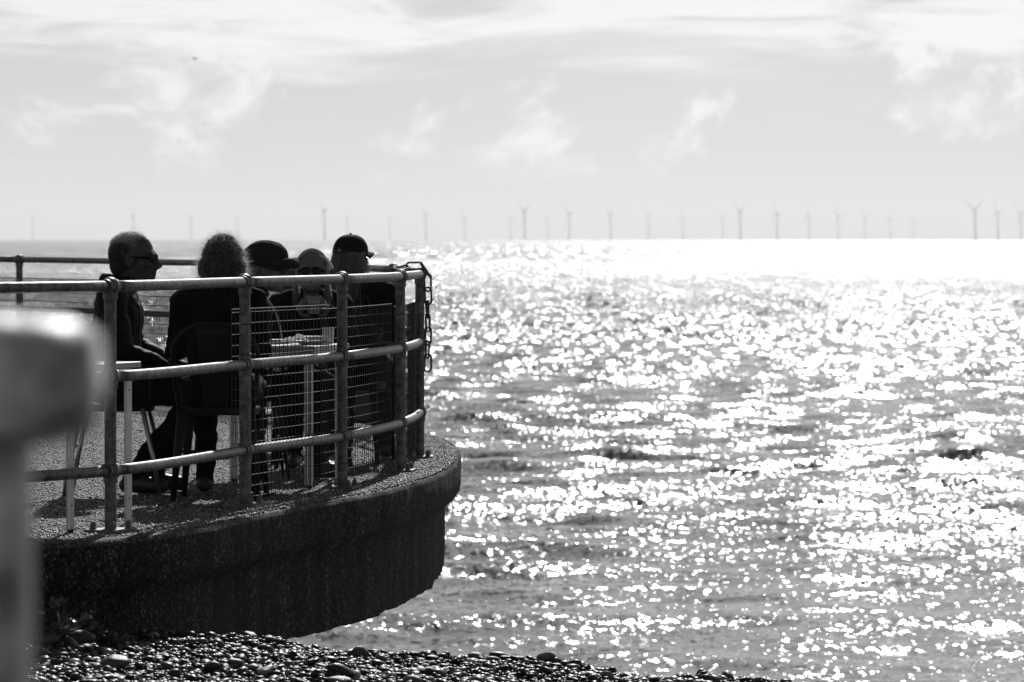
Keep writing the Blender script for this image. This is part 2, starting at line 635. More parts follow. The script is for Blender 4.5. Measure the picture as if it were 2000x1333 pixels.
def deck_z(y):
    return max(0.0, (y - 28.0)) * 0.0042


def offset_curve(curve, d):
    out = []
    n = len(curve)
    for i, p in enumerate(curve):
        t = (curve[min(i + 1, n - 1)] - curve[max(i - 1, 0)]).normalized()
        nrm = Vector((t.y, -t.x, 0))
        out.append(p + nrm * d)
    return out


def build_deck():
    fine = catmull([(x, y, 0) for x, y in RAIL_PTS], 40)
    edge = offset_curve(fine, 0.225)
    # widen a touch on the near left where the apron is broader
    n = len(edge)
    mono = []
    for i, p in enumerate(edge):
        t = (edge[min(i + 1, n - 1)] - edge[max(i - 1, 0)]).normalized()
        nrm = Vector((t.y, -t.x, 0))
        mono.append((p, nrm))
    prof = [(-0.030, 0.0), (-0.010, -0.008), (0.0, -0.028), (0.0, -0.10), (0.0, -0.185), (-0.012, -0.205), (-0.05, -0.235), (-0.092, -0.272),
            (-0.096, -0.30), (-0.096, -0.38), (-0.096, -0.46), (-0.096, -0.54), (-0.096, -0.60), (-0.10, -0.655), (-0.16, -0.672), (-0.5, -0.66), (-1.1, -0.63)]
    V, F = [], []
    k = len(prof)
    for i, (p, nrm) in enumerate(mono):
        dz = deck_z(p.y)
        for j, (ins, z) in enumerate(prof):
            w = mnoise.noise((p.x * 3, p.y * 3, z * 3)) * 0.010 + mnoise.noise((p.x * 14, p.y * 14, z * 14)) * 0.004
            zz = z + dz if z > -0.3 else z
            if j in (13, 14):
                zz += mnoise.noise((p.y * 4.0, 3.3, 0)) * 0.022 + mnoise.noise((p.y * 17.0, 8.3, 0)) * 0.012
            if 3 <= j <= 6:
                zz += mnoise.noise((p.y * 6.0, 1.3, j)) * 0.006
            q = p + nrm * (ins + (w if 1 < j < 14 else 0))
            V.append((q.x, q.y, zz))
        if i:
            for j in range(k - 1):
                a, b = (i - 1) * k + j, i * k + j
                F.append((a, a + 1, b + 1, b))
    # top: rows from the edge to far left
    base = len(V)
    XL = -16.0
    cols = 24
    for i, (p, nrm) in enumerate(mono):
        e = V[i * k]
        for c in range(1, cols + 1):
            t = (c / cols) ** 1.8
            V.append((e[0] + (XL - e[0]) * t, e[1], deck_z(e[1])))
    for i in range(1, n):
        for c in range(cols):
            a = (i - 1) * k if c == 0 else base + (i - 1) * cols + c - 1
            b = i * k if c == 0 else base + i * cols + c - 1
            a2, b2 = base + (i - 1) * cols + c, base + i * cols + c
            F.append((a, b, b2, a2))
    me = bpy.data.meshes.new('concrete_deck')
    me.from_pydata(V, [], F)
    me.validate()
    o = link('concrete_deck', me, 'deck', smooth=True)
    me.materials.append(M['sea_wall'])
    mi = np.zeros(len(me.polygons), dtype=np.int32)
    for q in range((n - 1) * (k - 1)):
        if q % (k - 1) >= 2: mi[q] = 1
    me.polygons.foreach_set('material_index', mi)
    try:
        me.set_sharp_from_angle(angle=math.radians(50))
    except Exception:
        pass
    tag(o, 'curved concrete seafront terrace with thick coping jutting over the beach', 'terrace', kind='structure')
    # recessed footing under the terrace
    mb = MB()
    mb.box((-9.4, 29.0, -2.75), (13.2, 21.0, 4.1))
    f = mb.build('footing', 'sea_wall', o, smooth=False)
    return o


deck = build_deck()


def tones(n, rng):
    return np.clip(rng.lognormal(math.log(0.034), 0.85, n), 0.008, 0.35)


# ------------------------------------------------------------------ BEACH
def beach_z(x, y):
    x = np.asarray(x, dtype=float); y = np.asarray(y, dtype=float)
    z = -0.482 - 0.074 * (x + 1.0) - 0.010 * np.clip(x, 0, None) ** 1.5
    z = np.where(x > 2.5, -0.780 - 0.12 * (x - 2.5), z)
    z = np.where(x < -2.6, -0.337 + 0.0 * x, z)
    z = z + 0.10 * np.exp(-((x + 2.25) / 0.34) ** 2 - ((y - 18.95) / 0.55) ** 2)
    yc = 19.78 - 0.10 * np.clip(x + 0.6, -2.0, 0)
    d = np.clip(y - yc, 0, None)
    z = z - 0.42 * d * d / (d + 0.25)
    z = z + 0.014 * np.sin(x * 5.1 + y * 2.3) + 0.011 * np.sin(x * 9.7 - y * 6.1 + 1.0) + 0.006 * np.sin(x * 21.0 + y * 17.0)
    return np.maximum(z, -5.0)


def pebble_mat():
    m = bpy.data.materials.new('beach_pebbles')
    m.use_nodes = True
    n, l = m.node_tree.nodes, m.node_tree.links
    b = n['Principled BSDF']
    b.inputs['Roughness'].default_value = 0.45
    b.inputs['Specular IOR Level'].default_value = 0.3
    at = n.new('ShaderNodeAttribute'); at.attribute_name = 'tone'
    info = n.new('ShaderNodeObjectInfo')
    tc = n.new('ShaderNodeTexCoord')
    t = n.new('ShaderNodeTexNoise'); t.inputs['Scale'].default_value = 60.0; t.inputs['Detail'].default_value = 4.0
    l.new(tc.outputs['Object'], t.inputs['Vector'])
    mk = lambda *a, **k: math_node(n, l, *a, **k)
    tone = mk('MAXIMUM', at.outputs['Fac'], mk('MULTIPLY', info.outputs['Random'], 0.001))
    v = mk('MULTIPLY', tone, mk('MULTIPLY_ADD', t.outputs['Fac'], 1.0, 0.5))
    l.new(v, b.inputs['Base Color'])
    bp = n.new('ShaderNodeBump'); bp.inputs['Strength'].default_value = 0.25; bp.inputs['Distance'].default_value = 0.004
    l.new(t.outputs['Fac'], bp.inputs['Height'])
    l.new(bp.outputs[0], b.inputs['Normal'])
    return m


M['pebble'] = pebble_mat()


def stone_template(seed, seg=7, rings=4):
    """one rounded, slightly lopsided pebble of unit size"""
    r = random.Random(seed)
    mb = MB().ellipsoid((0, 0, 0), (1, 1, 1), seg=seg, rings=rings)
    out = []
    for v in mb.v:
        p = Vector(v)
        q = 1 + 0.22 * mnoise.noise(p * 1.1 + Vector((seed * 3.1, 0, 0))) + 0.08 * mnoise.noise(p * 2.5 + Vector((0, seed * 1.7, 0)))
        out.append(p * q)
    tris = []
    for f in mb.f:
        if len(f) == 4:
            tris += [(f[0], f[1], f[2]), (f[0], f[2], f[3])]
        else:
            tris.append(f)
    return np.array([tuple(p) for p in out]), np.array(tris)


def rand_rots(n, rng, tilt):
    yaw = rng.uniform(0, 2 * math.pi, n)
    ax = rng.normal(0, tilt, n); ay = rng.normal(0, tilt, n)
    cz, sz = np.cos(yaw), np.sin(yaw)
    cx, sx = np.cos(ax), np.sin(ax)
    cy_, sy = np.cos(ay), np.sin(ay)
    Rz = np.zeros((n, 3, 3)); Rz[:, 0, 0] = cz; Rz[:, 0, 1] = -sz; Rz[:, 1, 0] = sz; Rz[:, 1, 1] = cz; Rz[:, 2, 2] = 1
    Rx = np.zeros((n, 3, 3)); Rx[:, 0, 0] = 1; Rx[:, 1, 1] = cx; Rx[:, 1, 2] = -sx; Rx[:, 2, 1] = sx; Rx[:, 2, 2] = cx
    Ry = np.zeros((n, 3, 3)); Ry[:, 0, 0] = cy_; Ry[:, 0, 2] = sy; Ry[:, 2, 0] = -sy; Ry[:, 2, 2] = cy_; Ry[:, 1, 1] = 1
    return Rx @ Ry @ Rz


def inside_deck(x, y):
    """deck wall position: pebbles behind the wall face are not needed"""
    ex = np.interp(y, [p.y for p in RAIL], [p.x for p in RAIL]) + 0.1
    return x < ex


def build_beach():
    xs = np.concatenate([np.linspace(-40, -3, 16)[:-1], np.linspace(-3, 3.5, 110), np.linspace(3.5, 60, 30)[1:]])
    ys = np.concatenate([np.linspace(-12, 15, 28)[:-1], np.linspace(15, 23, 130), np.linspace(23, 46, 40)[1:]])
    X, Y = np.meshgrid(xs, ys)
    V = np.stack([X, Y, beach_z(X, Y) - 0.012], axis=2).reshape(-1, 3)
    me = np_mesh('beach', V, grid_quads(len(ys), len(xs)))
    m = bpy.data.materials.new('shingle')
    m.use_nodes = True
    n, l = m.node_tree.nodes, m.node_tree.links
    b = n['Principled BSDF']
    b.inputs['Roughness'].default_value = 0.5
    geo = n.new('ShaderNodeNewGeometry')
    vo = n.new('ShaderNodeTexVoronoi'); vo.inputs['Scale'].default_value = 32.0
    l.new(geo.outputs['Position'], vo.inputs['Vector'])
    mk = lambda *a, **k: math_node(n, l, *a, **k)
    sp = n.new('ShaderNodeSeparateXYZ'); l.new(vo.outputs['Color'], sp.inputs[0])
    l.new(mk('MULTIPLY_ADD', mk('POWER', sp.outputs[0], 2.5), 0.16, 0.02), b.inputs['Base Color'])
    bp = n.new('ShaderNodeBump'); bp.inputs['Strength'].default_value = 1.0; bp.inputs['Distance'].default_value = 0.02
    bp.invert = True
    l.new(vo.outputs['Distance'], bp.inputs['Height'])
    l.new(bp.outputs[0], b.inputs['Normal'])
    beach = link('beach', me, m)
    tag(beach, 'steep bank of dark wet-looking shingle below the terrace wall', 'beach', kind='structure')

    # loose shingle, uncountable: one mesh
    rng = np.random.default_rng(21)
    n_p = 19000
    y = rng.uniform(16.6, 21.6, n_p * 2)
    x = rng.uniform(-2.5, 2.6, n_p * 2)
    ok = (np.abs(x) < y / 9.0 + 0.25) & ~inside_deck(x, y - 0.25)
    x, y = x[ok][:n_p], y[ok][:n_p]
    n_p = len(x)
    s = np.clip(rng.lognormal(math.log(0.0125), 0.38, n_p), 0.006, 0.030)
    sc = np.stack([s * rng.uniform(0.95, 1.7, n_p), s, s * rng.uniform(0.4, 0.75, n_p)], axis=1)
    R = rand_rots(n_p, rng, 0.32)
    z = beach_z(x, y) + rng.uniform(-0.2, 0.75, n_p) * sc[:, 2]
    tn = tones(n_p, rng)
    temps = [stone_template(i) for i in range(6)]
    Vs, Fs, Ts = [], [], []
    off = 0
    for ti, (tv, tf) in enumerate(temps):
        idx = np.arange(n_p)[ti::6]
        P_ = np.einsum('nij,nvj->nvi', R[idx], tv[None] * sc[idx][:, None, :]) + np.stack([x, y, z], 1)[idx][:, None, :]
        k = len(tv)
        Vs.append(P_.reshape(-1, 3))
        Fs.append((tf[None] + (np.arange(len(idx)) * k)[:, None, None] + off).reshape(-1, 3))
        Ts.append(np.repeat(tn[idx], k))
        off += len(idx) * k
    me = np_mesh('shingle', np.concatenate(Vs), np.concatenate(Fs))
    a = me.attributes.new('tone', 'FLOAT', 'POINT')
    a.data.foreach_set('value', np.concatenate(Ts).astype(np.float32))
    o = link('shingle', me, 'pebble')
    tag(o, 'loose rounded shingle covering the beach bank in the foreground', 'shingle', kind='stuff')

    # the largest pebbles one can pick out, each a piece of the beach
    shared = []
    for i in range(18):
        tv, tf = stone_template(50 + i, 14, 9)
        me = np_mesh('pebble', tv, tf)
        a = me.attributes.new('tone', 'FLOAT', 'POINT')
        a.data.foreach_set('value', np.full(len(tv), float(tones(1, rng)[0]), dtype=np.float32))
        me.materials.append(M['pebble'])
        me.polygons.foreach_set('use_smooth', np.ones(len(me.polygons), dtype=bool))
        shared.append(me)
    cnt = 0
    while cnt < 240:
        yy = rng.uniform(17.0, 20.5); xx = rng.uniform(-yy / 9 - 0.05, yy / 9 + 0.05)
        if inside_deck(xx, yy - 0.25): continue
        ss = float(np.clip(rng.lognormal(math.log(0.023), 0.25), 0.017, 0.042))
        p = bpy.data.objects.new('pebble', shared[cnt % 18])
        COL.objects.link(p)
        h = ss * rng.uniform(0.4, 0.7)
        p.location = (xx, yy, float(beach_z(xx, yy)) + h * 0.75)
        p.scale = (ss * rng.uniform(1.0, 1.6), ss, h)
        p.rotation_euler = (rng.normal(0, 0.2), rng.normal(0, 0.2), rng.uniform(0, 6.28))
        p.parent = beach
        cnt += 1
    for (px, yy, ss, hh) in ((982, 20.4, 0.036, 0.024), (152, 18.85, 0.055, 0.034), (88, 18.6, 0.045, 0.03), (222, 18.1, 0.05, 0.03), (1482, 20.25, 0.035, 0.03)):
        xx = (px - 1000) / FPX * yy
        p = bpy.data.objects.new('pebble', shared[cnt % 18]); cnt += 1
        COL.objects.link(p)
        p.location = (xx, yy, float(beach_z(xx, yy)) + hh * 0.85)
        p.scale = (ss * 1.25, ss, hh)
        p.rotation_euler = (0.1, -0.15, 0.4)
        p.parent = beach
    return beach


beach = build_beach()


def build_aggregate():
    """small stones standing proud of the worn concrete surface (too many to count)"""
    rng = np.random.default_rng(33)
    n0 = 110000
    y = 17.6 + 15.4 * rng.random(n0) ** 1.25
    ex = np.interp(y, [p.y for p in RAIL], [p.x for p in RAIL]) + 0.213
    x = ex - 2.6 * rng.random(n0) ** 1.3
    ok = (x > -y / 9.0 - 0.05)
    x, y = x[ok], y[ok]
    n = min(len(x), 30000)
    x, y = x[:n], y[:n]
    r = rng.uniform(0.0045, 0.0088, n)
    sc = np.stack([r * rng.uniform(0.9, 1.3, n), r, r * rng.uniform(0.7, 1.0, n)], axis=1)
    R = rand_rots(n, rng, 0.4)
    z = np.array([deck_z(v) for v in y]) - sc[:, 2] * rng.uniform(-0.1, 0.45, n)
    tn = np.clip(rng.lognormal(math.log(0.105), 0.75, n), 0.01, 0.55)
    Vs, Fs, Ts, off = [], [], [], 0
    for ti in range(4):
        tv, tf = stone_template(90 + ti, 5, 3)
        idx = np.arange(n)[ti::4]
        P_ = np.einsum('nij,nvj->nvi', R[idx], tv[None] * sc[idx][:, None, :]) + np.stack([x, y, z], 1)[idx][:, None, :]
        k = len(tv)
        Vs.append(P_.reshape(-1, 3))
        Fs.append((tf[None] + (np.arange(len(idx)) * k)[:, None, None] + off).reshape(-1, 3))
        Ts.append(np.repeat(tn[idx], k))
        off += len(idx) * k
    me = np_mesh('aggregate', np.concatenate(Vs), np.concatenate(Fs))
    a = me.attributes.new('tone', 'FLOAT', 'POINT')
    a.data.foreach_set('value', np.concatenate(Ts).astype(np.float32))
    o = link('aggregate', me, 'pebble', deck)
    tag(o, kind='stuff')


build_aggregate()


# ------------------------------------------------------------------ RAILING
RAIL_H = [0.265, 0.672, 1.063]
rail_root = empty('railing', (0, 0, 0))
tag(rail_root, 'galvanised three-rail tubular railing on posts round the curved terrace edge', 'railing')


def build_railing():
    post_mesh = MB().tube([(0, 0, 0.012), (0, 0, 1.063)], 0.0262, 16).mesh('post')
    plate = MB()
    plate.box((0, 0, 0.007), (0.20, 0.15, 0.014))
    plate_mesh = plate.mesh('base_plate')
    bolt = MB().lathe([(0.016, 0.0), (0.016, 0.006), (0.0125, 0.006), (0.0125, 0.024), (0.009, 0.028), (0.007, 0.034)], seg=8)
    bolt_mesh = bolt.mesh('bolt')
    col = MB().ellipsoid((0, 0, 0), (0.039, 0.039, 0.039), seg=18, rings=12)
    col.tube([(0, 0, -0.052), (0, 0, 0.030)], 0.0315, 16)
    col.tube([(-0.046, 0, 0), (0.046, 0, 0)], 0.031, 16)
    col_mesh = col.mesh('collar')
    top = MB().ellipsoid((0, 0, 0), (0.041, 0.041, 0.041), seg=18, rings=12)
    top.tube([(0, 0, -0.055), (0, 0, 0.0)], 0.0315, 16)
    top.tube([(-0.046, 0, 0), (0.046, 0, 0)], 0.031, 16)
    top_mesh = top.mesh('top_collar')
    for me, mt in ((post_mesh, 'galv'), (plate_mesh, 'galv_dark'), (bolt_mesh, 'galv_dark'), (col_mesh, 'galv'), (top_mesh, 'galv')):
        me.materials.append(M[mt])
        if me not in (plate_mesh,):
            me.polygons.foreach_set('use_smooth', np.ones(len(me.polygons), dtype=bool))
            try: me.set_sharp_from_angle(angle=math.radians(45))
            except Exception: pass

    def inst(name, me, loc, rz, parent):
        o = bpy.data.objects.new(name, me)
        COL.objects.link(o)
        o.location = loc
        o.rotation_euler = (0, 0, rz)
        o.parent = parent
        return o
    for pi in POST_IDX:
        i = pi * PER
        p = RAIL[i]
        t = (RAIL[i + 1] - RAIL[i - 1]).normalized()
        rz = math.atan2(t.y, t.x)
        dz = deck_z(p.y)
        inst('post', post_mesh, (p.x, p.y, dz), rz, rail_root)
        pl = inst('base_plate', plate_mesh, (p.x, p.y, dz), rz, rail_root)
        for sx in (-0.072, 0.072):
            for sy in (-0.048, 0.048):
                inst('bolt', bolt_mesh, (sx, sy, 0.0145), random.uniform(0, 1), pl)
        for h in RAIL_H:
            inst('collar', top_mesh if h > 1 else col_mesh, (p.x, p.y, dz + h), rz, rail_root)
    bays = [(1, 2)] + [(POST_IDX[k], POST_IDX[k + 1]) for k in range(len(POST_IDX) - 1)]
    for a, b in bays:
        for h in RAIL_H:
            pts = [RAIL[i] for i in range(a * PER, b * PER + 1, 2)]
            mb = MB().tube([(q.x, q.y, deck_z(q.y) + h) for q in pts], 0.0241, 16, cap=True)
            mb.build('rail', 'galv', rail_root)


build_railing()


def point_on(curve, s0):
    return curve


def resample(curve, step):
    L = [0.0]
    for i in range(1, len(curve)):
        L.append(L[-1] + (curve[i] - curve[i - 1]).length)
    n = int(L[-1] / step)
    out, j = [], 0
    for k in range(n + 1):
        s = k * step
        while j < len(L) - 2 and L[j + 1] < s:
            j += 1
        t = (s - L[j]) / max(L[j + 1] - L[j], 1e-6)
        out.append(curve[j].lerp(curve[j + 1], min(t, 1)))
    return out


def arc_between(a, b):
    """portion of the rail line between fractional control indices a and b"""
    fine = catmull([(x, y, 0) for x, y in RAIL_PTS], 40)
    return fine[int(a * 40):int(b * 40) + 1]


def mesh_panel(a, b, inset, top, vstep, hstep, label, wire_r=0.00145, bow=0.0):
    root = empty('wire_mesh_panel', (0, 0, 0))
    tag(root, label, 'mesh panel', 'wire mesh panels tied inside the railing')
    curve = offset_curve(arc_between(a, b), -inset)
    pts = resample(curve, vstep)
    n = len(pts)
    vw, hw = MB(), MB()
    for i, p in enumerate(pts):
        dz = deck_z(p.y)
        w = bow * math.sin(i * 0.09)
        vw.tube([(p.x + w, p.y, dz + 0.035), (p.x + w * 0.3, p.y, dz + top)], wire_r * 1.25, 4, cap=False)
    z = 0.035
    sub = pts
    while z <= top + 1e-6:
        hw.tube([(p.x, p.y, deck_z(p.y) + z) for p in sub], wire_r, 4, cap=False)
        z += hstep
    hw.tube([(p.x, p.y, deck_z(p.y) + top) for p in sub], wire_r * 1.25, 4, cap=False)
    vw.build('upright_wires', 'wire', root)
    hw.build('cross_wires', 'wire', root)
    return root


def add_tie(root, pi, h, r=0.0285):
    i = int(pi * PER)
    p = RAIL[i]
    mb = MB()
    ring = [(p.x + r * math.cos(t), p.y + r * math.sin(t), h + deck_z(p.y) + 0.004 * math.sin(t + 1)) for t in np.linspace(0, 2 * math.pi, 15)]
    mb.tube(ring, 0.0026, 5)
    mb.box((p.x + r + 0.004, p.y - 0.01, h + deck_z(p.y)), (0.010, 0.007, 0.006))
    mb.tube([(p.x + r + 0.004, p.y - 0.01, h + deck_z(p.y)), (p.x + r + 0.022, p.y - 0.03, h + deck_z(p.y) + 0.003)], 0.0016, 4)
    mb.build('cable_tie', 'tie', root)


pa = mesh_panel(3.965, 4.93, 0.037, 0.935, 0.0610, 0.0520, 'wire mesh panel in the railing bay nearest the seated group')
add_tie(pa, 4, 0.865); add_tie(pa, 4, 0.72)
pb = mesh_panel(4.86, 5.98, 0.041, 0.915, 0.0610, 0.0520, 'middle wire mesh panel curving right behind the second tied post', bow=0.0015)
add_tie(pb, 5, 0.13); add_tie(pb, 6, 0.86); add_tie(pb, 6, 0.78)
pc = mesh_panel(6.02, 7.6, 0.037, 0.90, 0.0610, 0.0520, 'wire mesh panel at the tip of the terrace by the hanging chain')
add_tie(pc, 7, 0.83); add_tie(pc, 7, 0.62)
pd = mesh_panel(9.05, 10.0, 0.037, 0.90, 0.030, 0.070, 'far wire mesh panel just behind the terrace tip', wire_r=0.0030)
pe = mesh_panel(10.0, 11.95, 0.037, 0.915, 0.030, 0.070, 'far wire mesh panel seen between the man and the grey-haired woman', wire_r=0.0030)
pf = mesh_panel(12.02, 13.6, 0.037, 0.915, 0.030, 0.070, 'far wire mesh panel at the left edge of the picture', wire_r=0.0030)


# ------------------------------------------------------------------ CHAIN on the corner post
def build_chain():
    p5 = RAIL[7 * PER]
    root = empty('chain', (p5.x, p5.y, 0))
    tag(root, 'rusty link chain looped over the tip post and hanging beside it', 'chain')
    L, W, r = 0.050, 0.0195, 0.0062

    def link_mesh(name):
        pts = []
        for k in range(9):
            a = -math.pi / 2 + math.pi * k / 8
            pts.append((L - W + W * math.cos(a), W * math.sin(a), 0))
        for k in range(9):
            a = math.pi / 2 + math.pi * k / 8
            pts.append((-(L - W) + W * math.cos(a), W * math.sin(a), 0))
        pts.append(pts[0])
        return MB().tube(pts, r, 8, cap=False).mesh(name)
    me = link_mesh('link')
    me.materials.append(M['iron'])
    me.polygons.foreach_set('use_smooth', np.ones(len(me.polygons), dtype=bool))

    def put(c, d, roll):
        o = bpy.data.objects.new('link', me)
        COL.objects.link(o)
        d = Vector(d).normalized()
        q = d.to_track_quat('X', 'Z')
        o.rotation_mode = 'QUATERNION'
        from mathutils import Quaternion
        o.rotation_quaternion = Quaternion(d, roll) @ q
        o.location = Vector(c)
        o.parent = root
    z = 1.015
    x0 = 0.046
    for k in range(7):
        put((x0 + 0.002 * math.sin(k * 2.1), 0.012, z), (0.03 * math.sin(k), 0.02, -1), math.pi / 2 * (k % 2) + 0.35 + 0.1 * math.sin(k * 3))
        z -= 0.0775
    put((0.035, 0.004, 1.085), (0.55, 0.1, -0.8), 0.3)
    put((-0.03, -0.02, 1.112), (1, 0.35, 0.02), 1.5)
    put((-0.095, -0.12, 1.10), (0.75, 1, 0.25), 0.4)
    put((-0.135, -0.24, 1.088), (0.35, 1, 0.08), 1.7)
    put((-0.13, -0.33, 1.092), (-0.1, 1, -0.05), 0.2)
    return root


build_chain()


# ------------------------------------------------------------------ FURNITURE
def cafe_chair(loc, rz, label, style='steel'):
    """origin on the floor under the seat, sitter faces +X"""
    root = empty('chair', loc, rz)
    tag(root, label, 'chair', 'cafe chairs of the seated group')
    mt = 'chair_metal' if style == 'steel' else 'chair_alu'
    seat = MB()
    prof = []
    nx = 8
    V, F = [], []
    for iz, (z, k) in enumerate(((0.415, 0.97), (0.445, 1.0), (0.452, 0.97), (0.444, 0.6), (0.440, 0.0))):
        for a in range(24):
            t = 2 * math.pi * a / 24
            c, s_ = math.cos(t), math.sin(t)
            q = (abs(c) ** 5 + abs(s_) ** 5) ** (-1 / 5)
            V.append((0.195 * q * c * k, 0.19 * q * s_ * k, z))
    for i in range(4):
        for a in range(24):
            F.append((i * 24 + a, i * 24 + (a + 1) % 24, (i + 1) * 24 + (a + 1) % 24, (i + 1) * 24 + a))
    seat.add(V, F)
    seat.build('seat', 'chair_metal', root, smooth='auto')
    for sx in (-1, 1):
        for sy in (-1, 1):
            mb = MB()
            if style == 'steel':
                mb.tube([(sx * 0.165, sy * 0.165, 0.43), (sx * 0.185, sy * 0.18, 0.28), (sx * 0.225, sy * 0.205, 0.0)], [0.026, 0.022, 0.013], 8, squash=0.6)
            else:
                mb.tube([(sx * 0.15, sy * 0.18, 0.43), (sx * 0.20, sy * 0.195, 0.2), (sx * 0.235, sy * 0.205, 0.0)], 0.0125, 10)
            mb.build('leg', mt, root)
    fr = MB()
    hoop = catmull([(-0.165, -0.175, 0.43), (-0.20, -0.20, 0.60), (-0.235, -0.195, 0.76), (-0.265, -0.10, 0.845), (-0.27, 0.0, 0.855),
                    (-0.265, 0.10, 0.845), (-0.235, 0.195, 0.76), (-0.20, 0.20, 0.60), (-0.165, 0.175, 0.43)], 4)
    fr.tube(hoop, 0.0115, 8)
    fr.build('back_frame', 'chair_metal', root)
    if style == 'steel':
        sp = MB()
        for zz in range(9):
            t = zz / 8
            w = 0.055 + 0.035 * t
            x = -0.17 - 0.10 * t
            for k in range(5):
                y = -w + 2 * w * k / 4
                sp.v.append((x - 0.008 * math.cos(math.pi * (k - 2) / 4), y, 0.43 + 0.42 * t))
        for zz in range(8):
            for k in range(4):
                a = zz * 5 + k
                sp.f.append((a, a + 1, a + 6, a + 5))
        o = sp.build('splat', mt, root)
        o.modifiers.new('thick', 'SOLIDIFY').thickness = 0.004
    else:
        for h in (0.60, 0.68, 0.76):
            x = -0.20 - (h - 0.6) * 0.25
            MB().tube([(x, -0.19, h), (x - 0.035, 0, h), (x, 0.19, h)], 0.014, 8, squash=0.4).build('back_slat', mt, root)
    for sy in (-1, 1):
        MB().tube(catmull([(-0.225, sy * 0.195, 0.69), (-0.10, sy * 0.235, 0.675), (0.10, sy * 0.24, 0.66), (0.19, sy * 0.225, 0.60), (0.185, sy * 0.195, 0.44)], 5), 0.011, 8).build('armrest', 'chair_metal', root)
    MB().tube([(-0.19, -0.185, 0.24), (-0.19, 0.185, 0.24)], 0.008, 6).build('stretcher', mt, root)
    MB().tube([(0.195, -0.188, 0.22), (0.195, 0.188, 0.22)], 0.008, 6).build('stretcher', mt, root)
    return root


def cafe_table(loc, rz, label, sx, sy, h=0.725):
    root = empty('cafe_table', loc, rz)
    tag(root, label, 'table', 'aluminium cafe tables')
    top = MB().box((0, 0, h - 0.014), (sx, sy, 0.028))
    o = top.build('tabletop', 'table_top', root, smooth=False)
    bv = o.modifiers.new('bevel', 'BEVEL'); bv.width = 0.005; bv.segments = 2
    ap = MB()
    ix, iy = sx / 2 - 0.045, sy / 2 - 0.045
    for s in (-1, 1):
        ap.box((0, s * iy, h - 0.048), (2 * ix - 0.05, 0.018, 0.034))
        ap.box((s * ix, 0, h - 0.048), (0.018, 2 * iy - 0.05, 0.034))
    ap.build('apron', 'alu', root, smooth=False)
    for a in (-1, 1):
        for b in (-1, 1):
            mb = MB()
            for d in (-0.0125, 0.0125):
                mb.tube([(a * ix + d, b * iy, 0.016), (a * ix + d, b * iy, h - 0.03)], 0.0118, 12)
            lg = mb.build('leg', 'alu', root, smooth='auto')
            MB().lathe([(0.011, 0.0), (0.016, 0.003), (0.016, 0.017)], (a * ix, b * iy, 0.0), 10).build('foot', 'tie', lg)
            for hz in (0.12, 0.60):
                MB().tube([(a * ix + 0.012 * b, b * iy - 0.0105, hz), (a * ix + 0.012 * b, b * iy - 0.0145, hz)], 0.0042, 8).build('screw', 'galv_dark', lg)
    return root


ang_a = math.atan2(0.54, 0.205)
cafe_table((-2.070, 20.21, 0), ang_a, 'aluminium cafe table at the left by the nearest railing post', 0.665, 0.665)
cafe_table((-1.24, 23.70, 0), -0.25, 'cafe table ringed by the seated people behind the wire mesh', 0.66, 0.62)


# ------------------------------------------------------------------ PEOPLE
def rotz(a):
    return Matrix.Rotation(a, 3, 'Z')


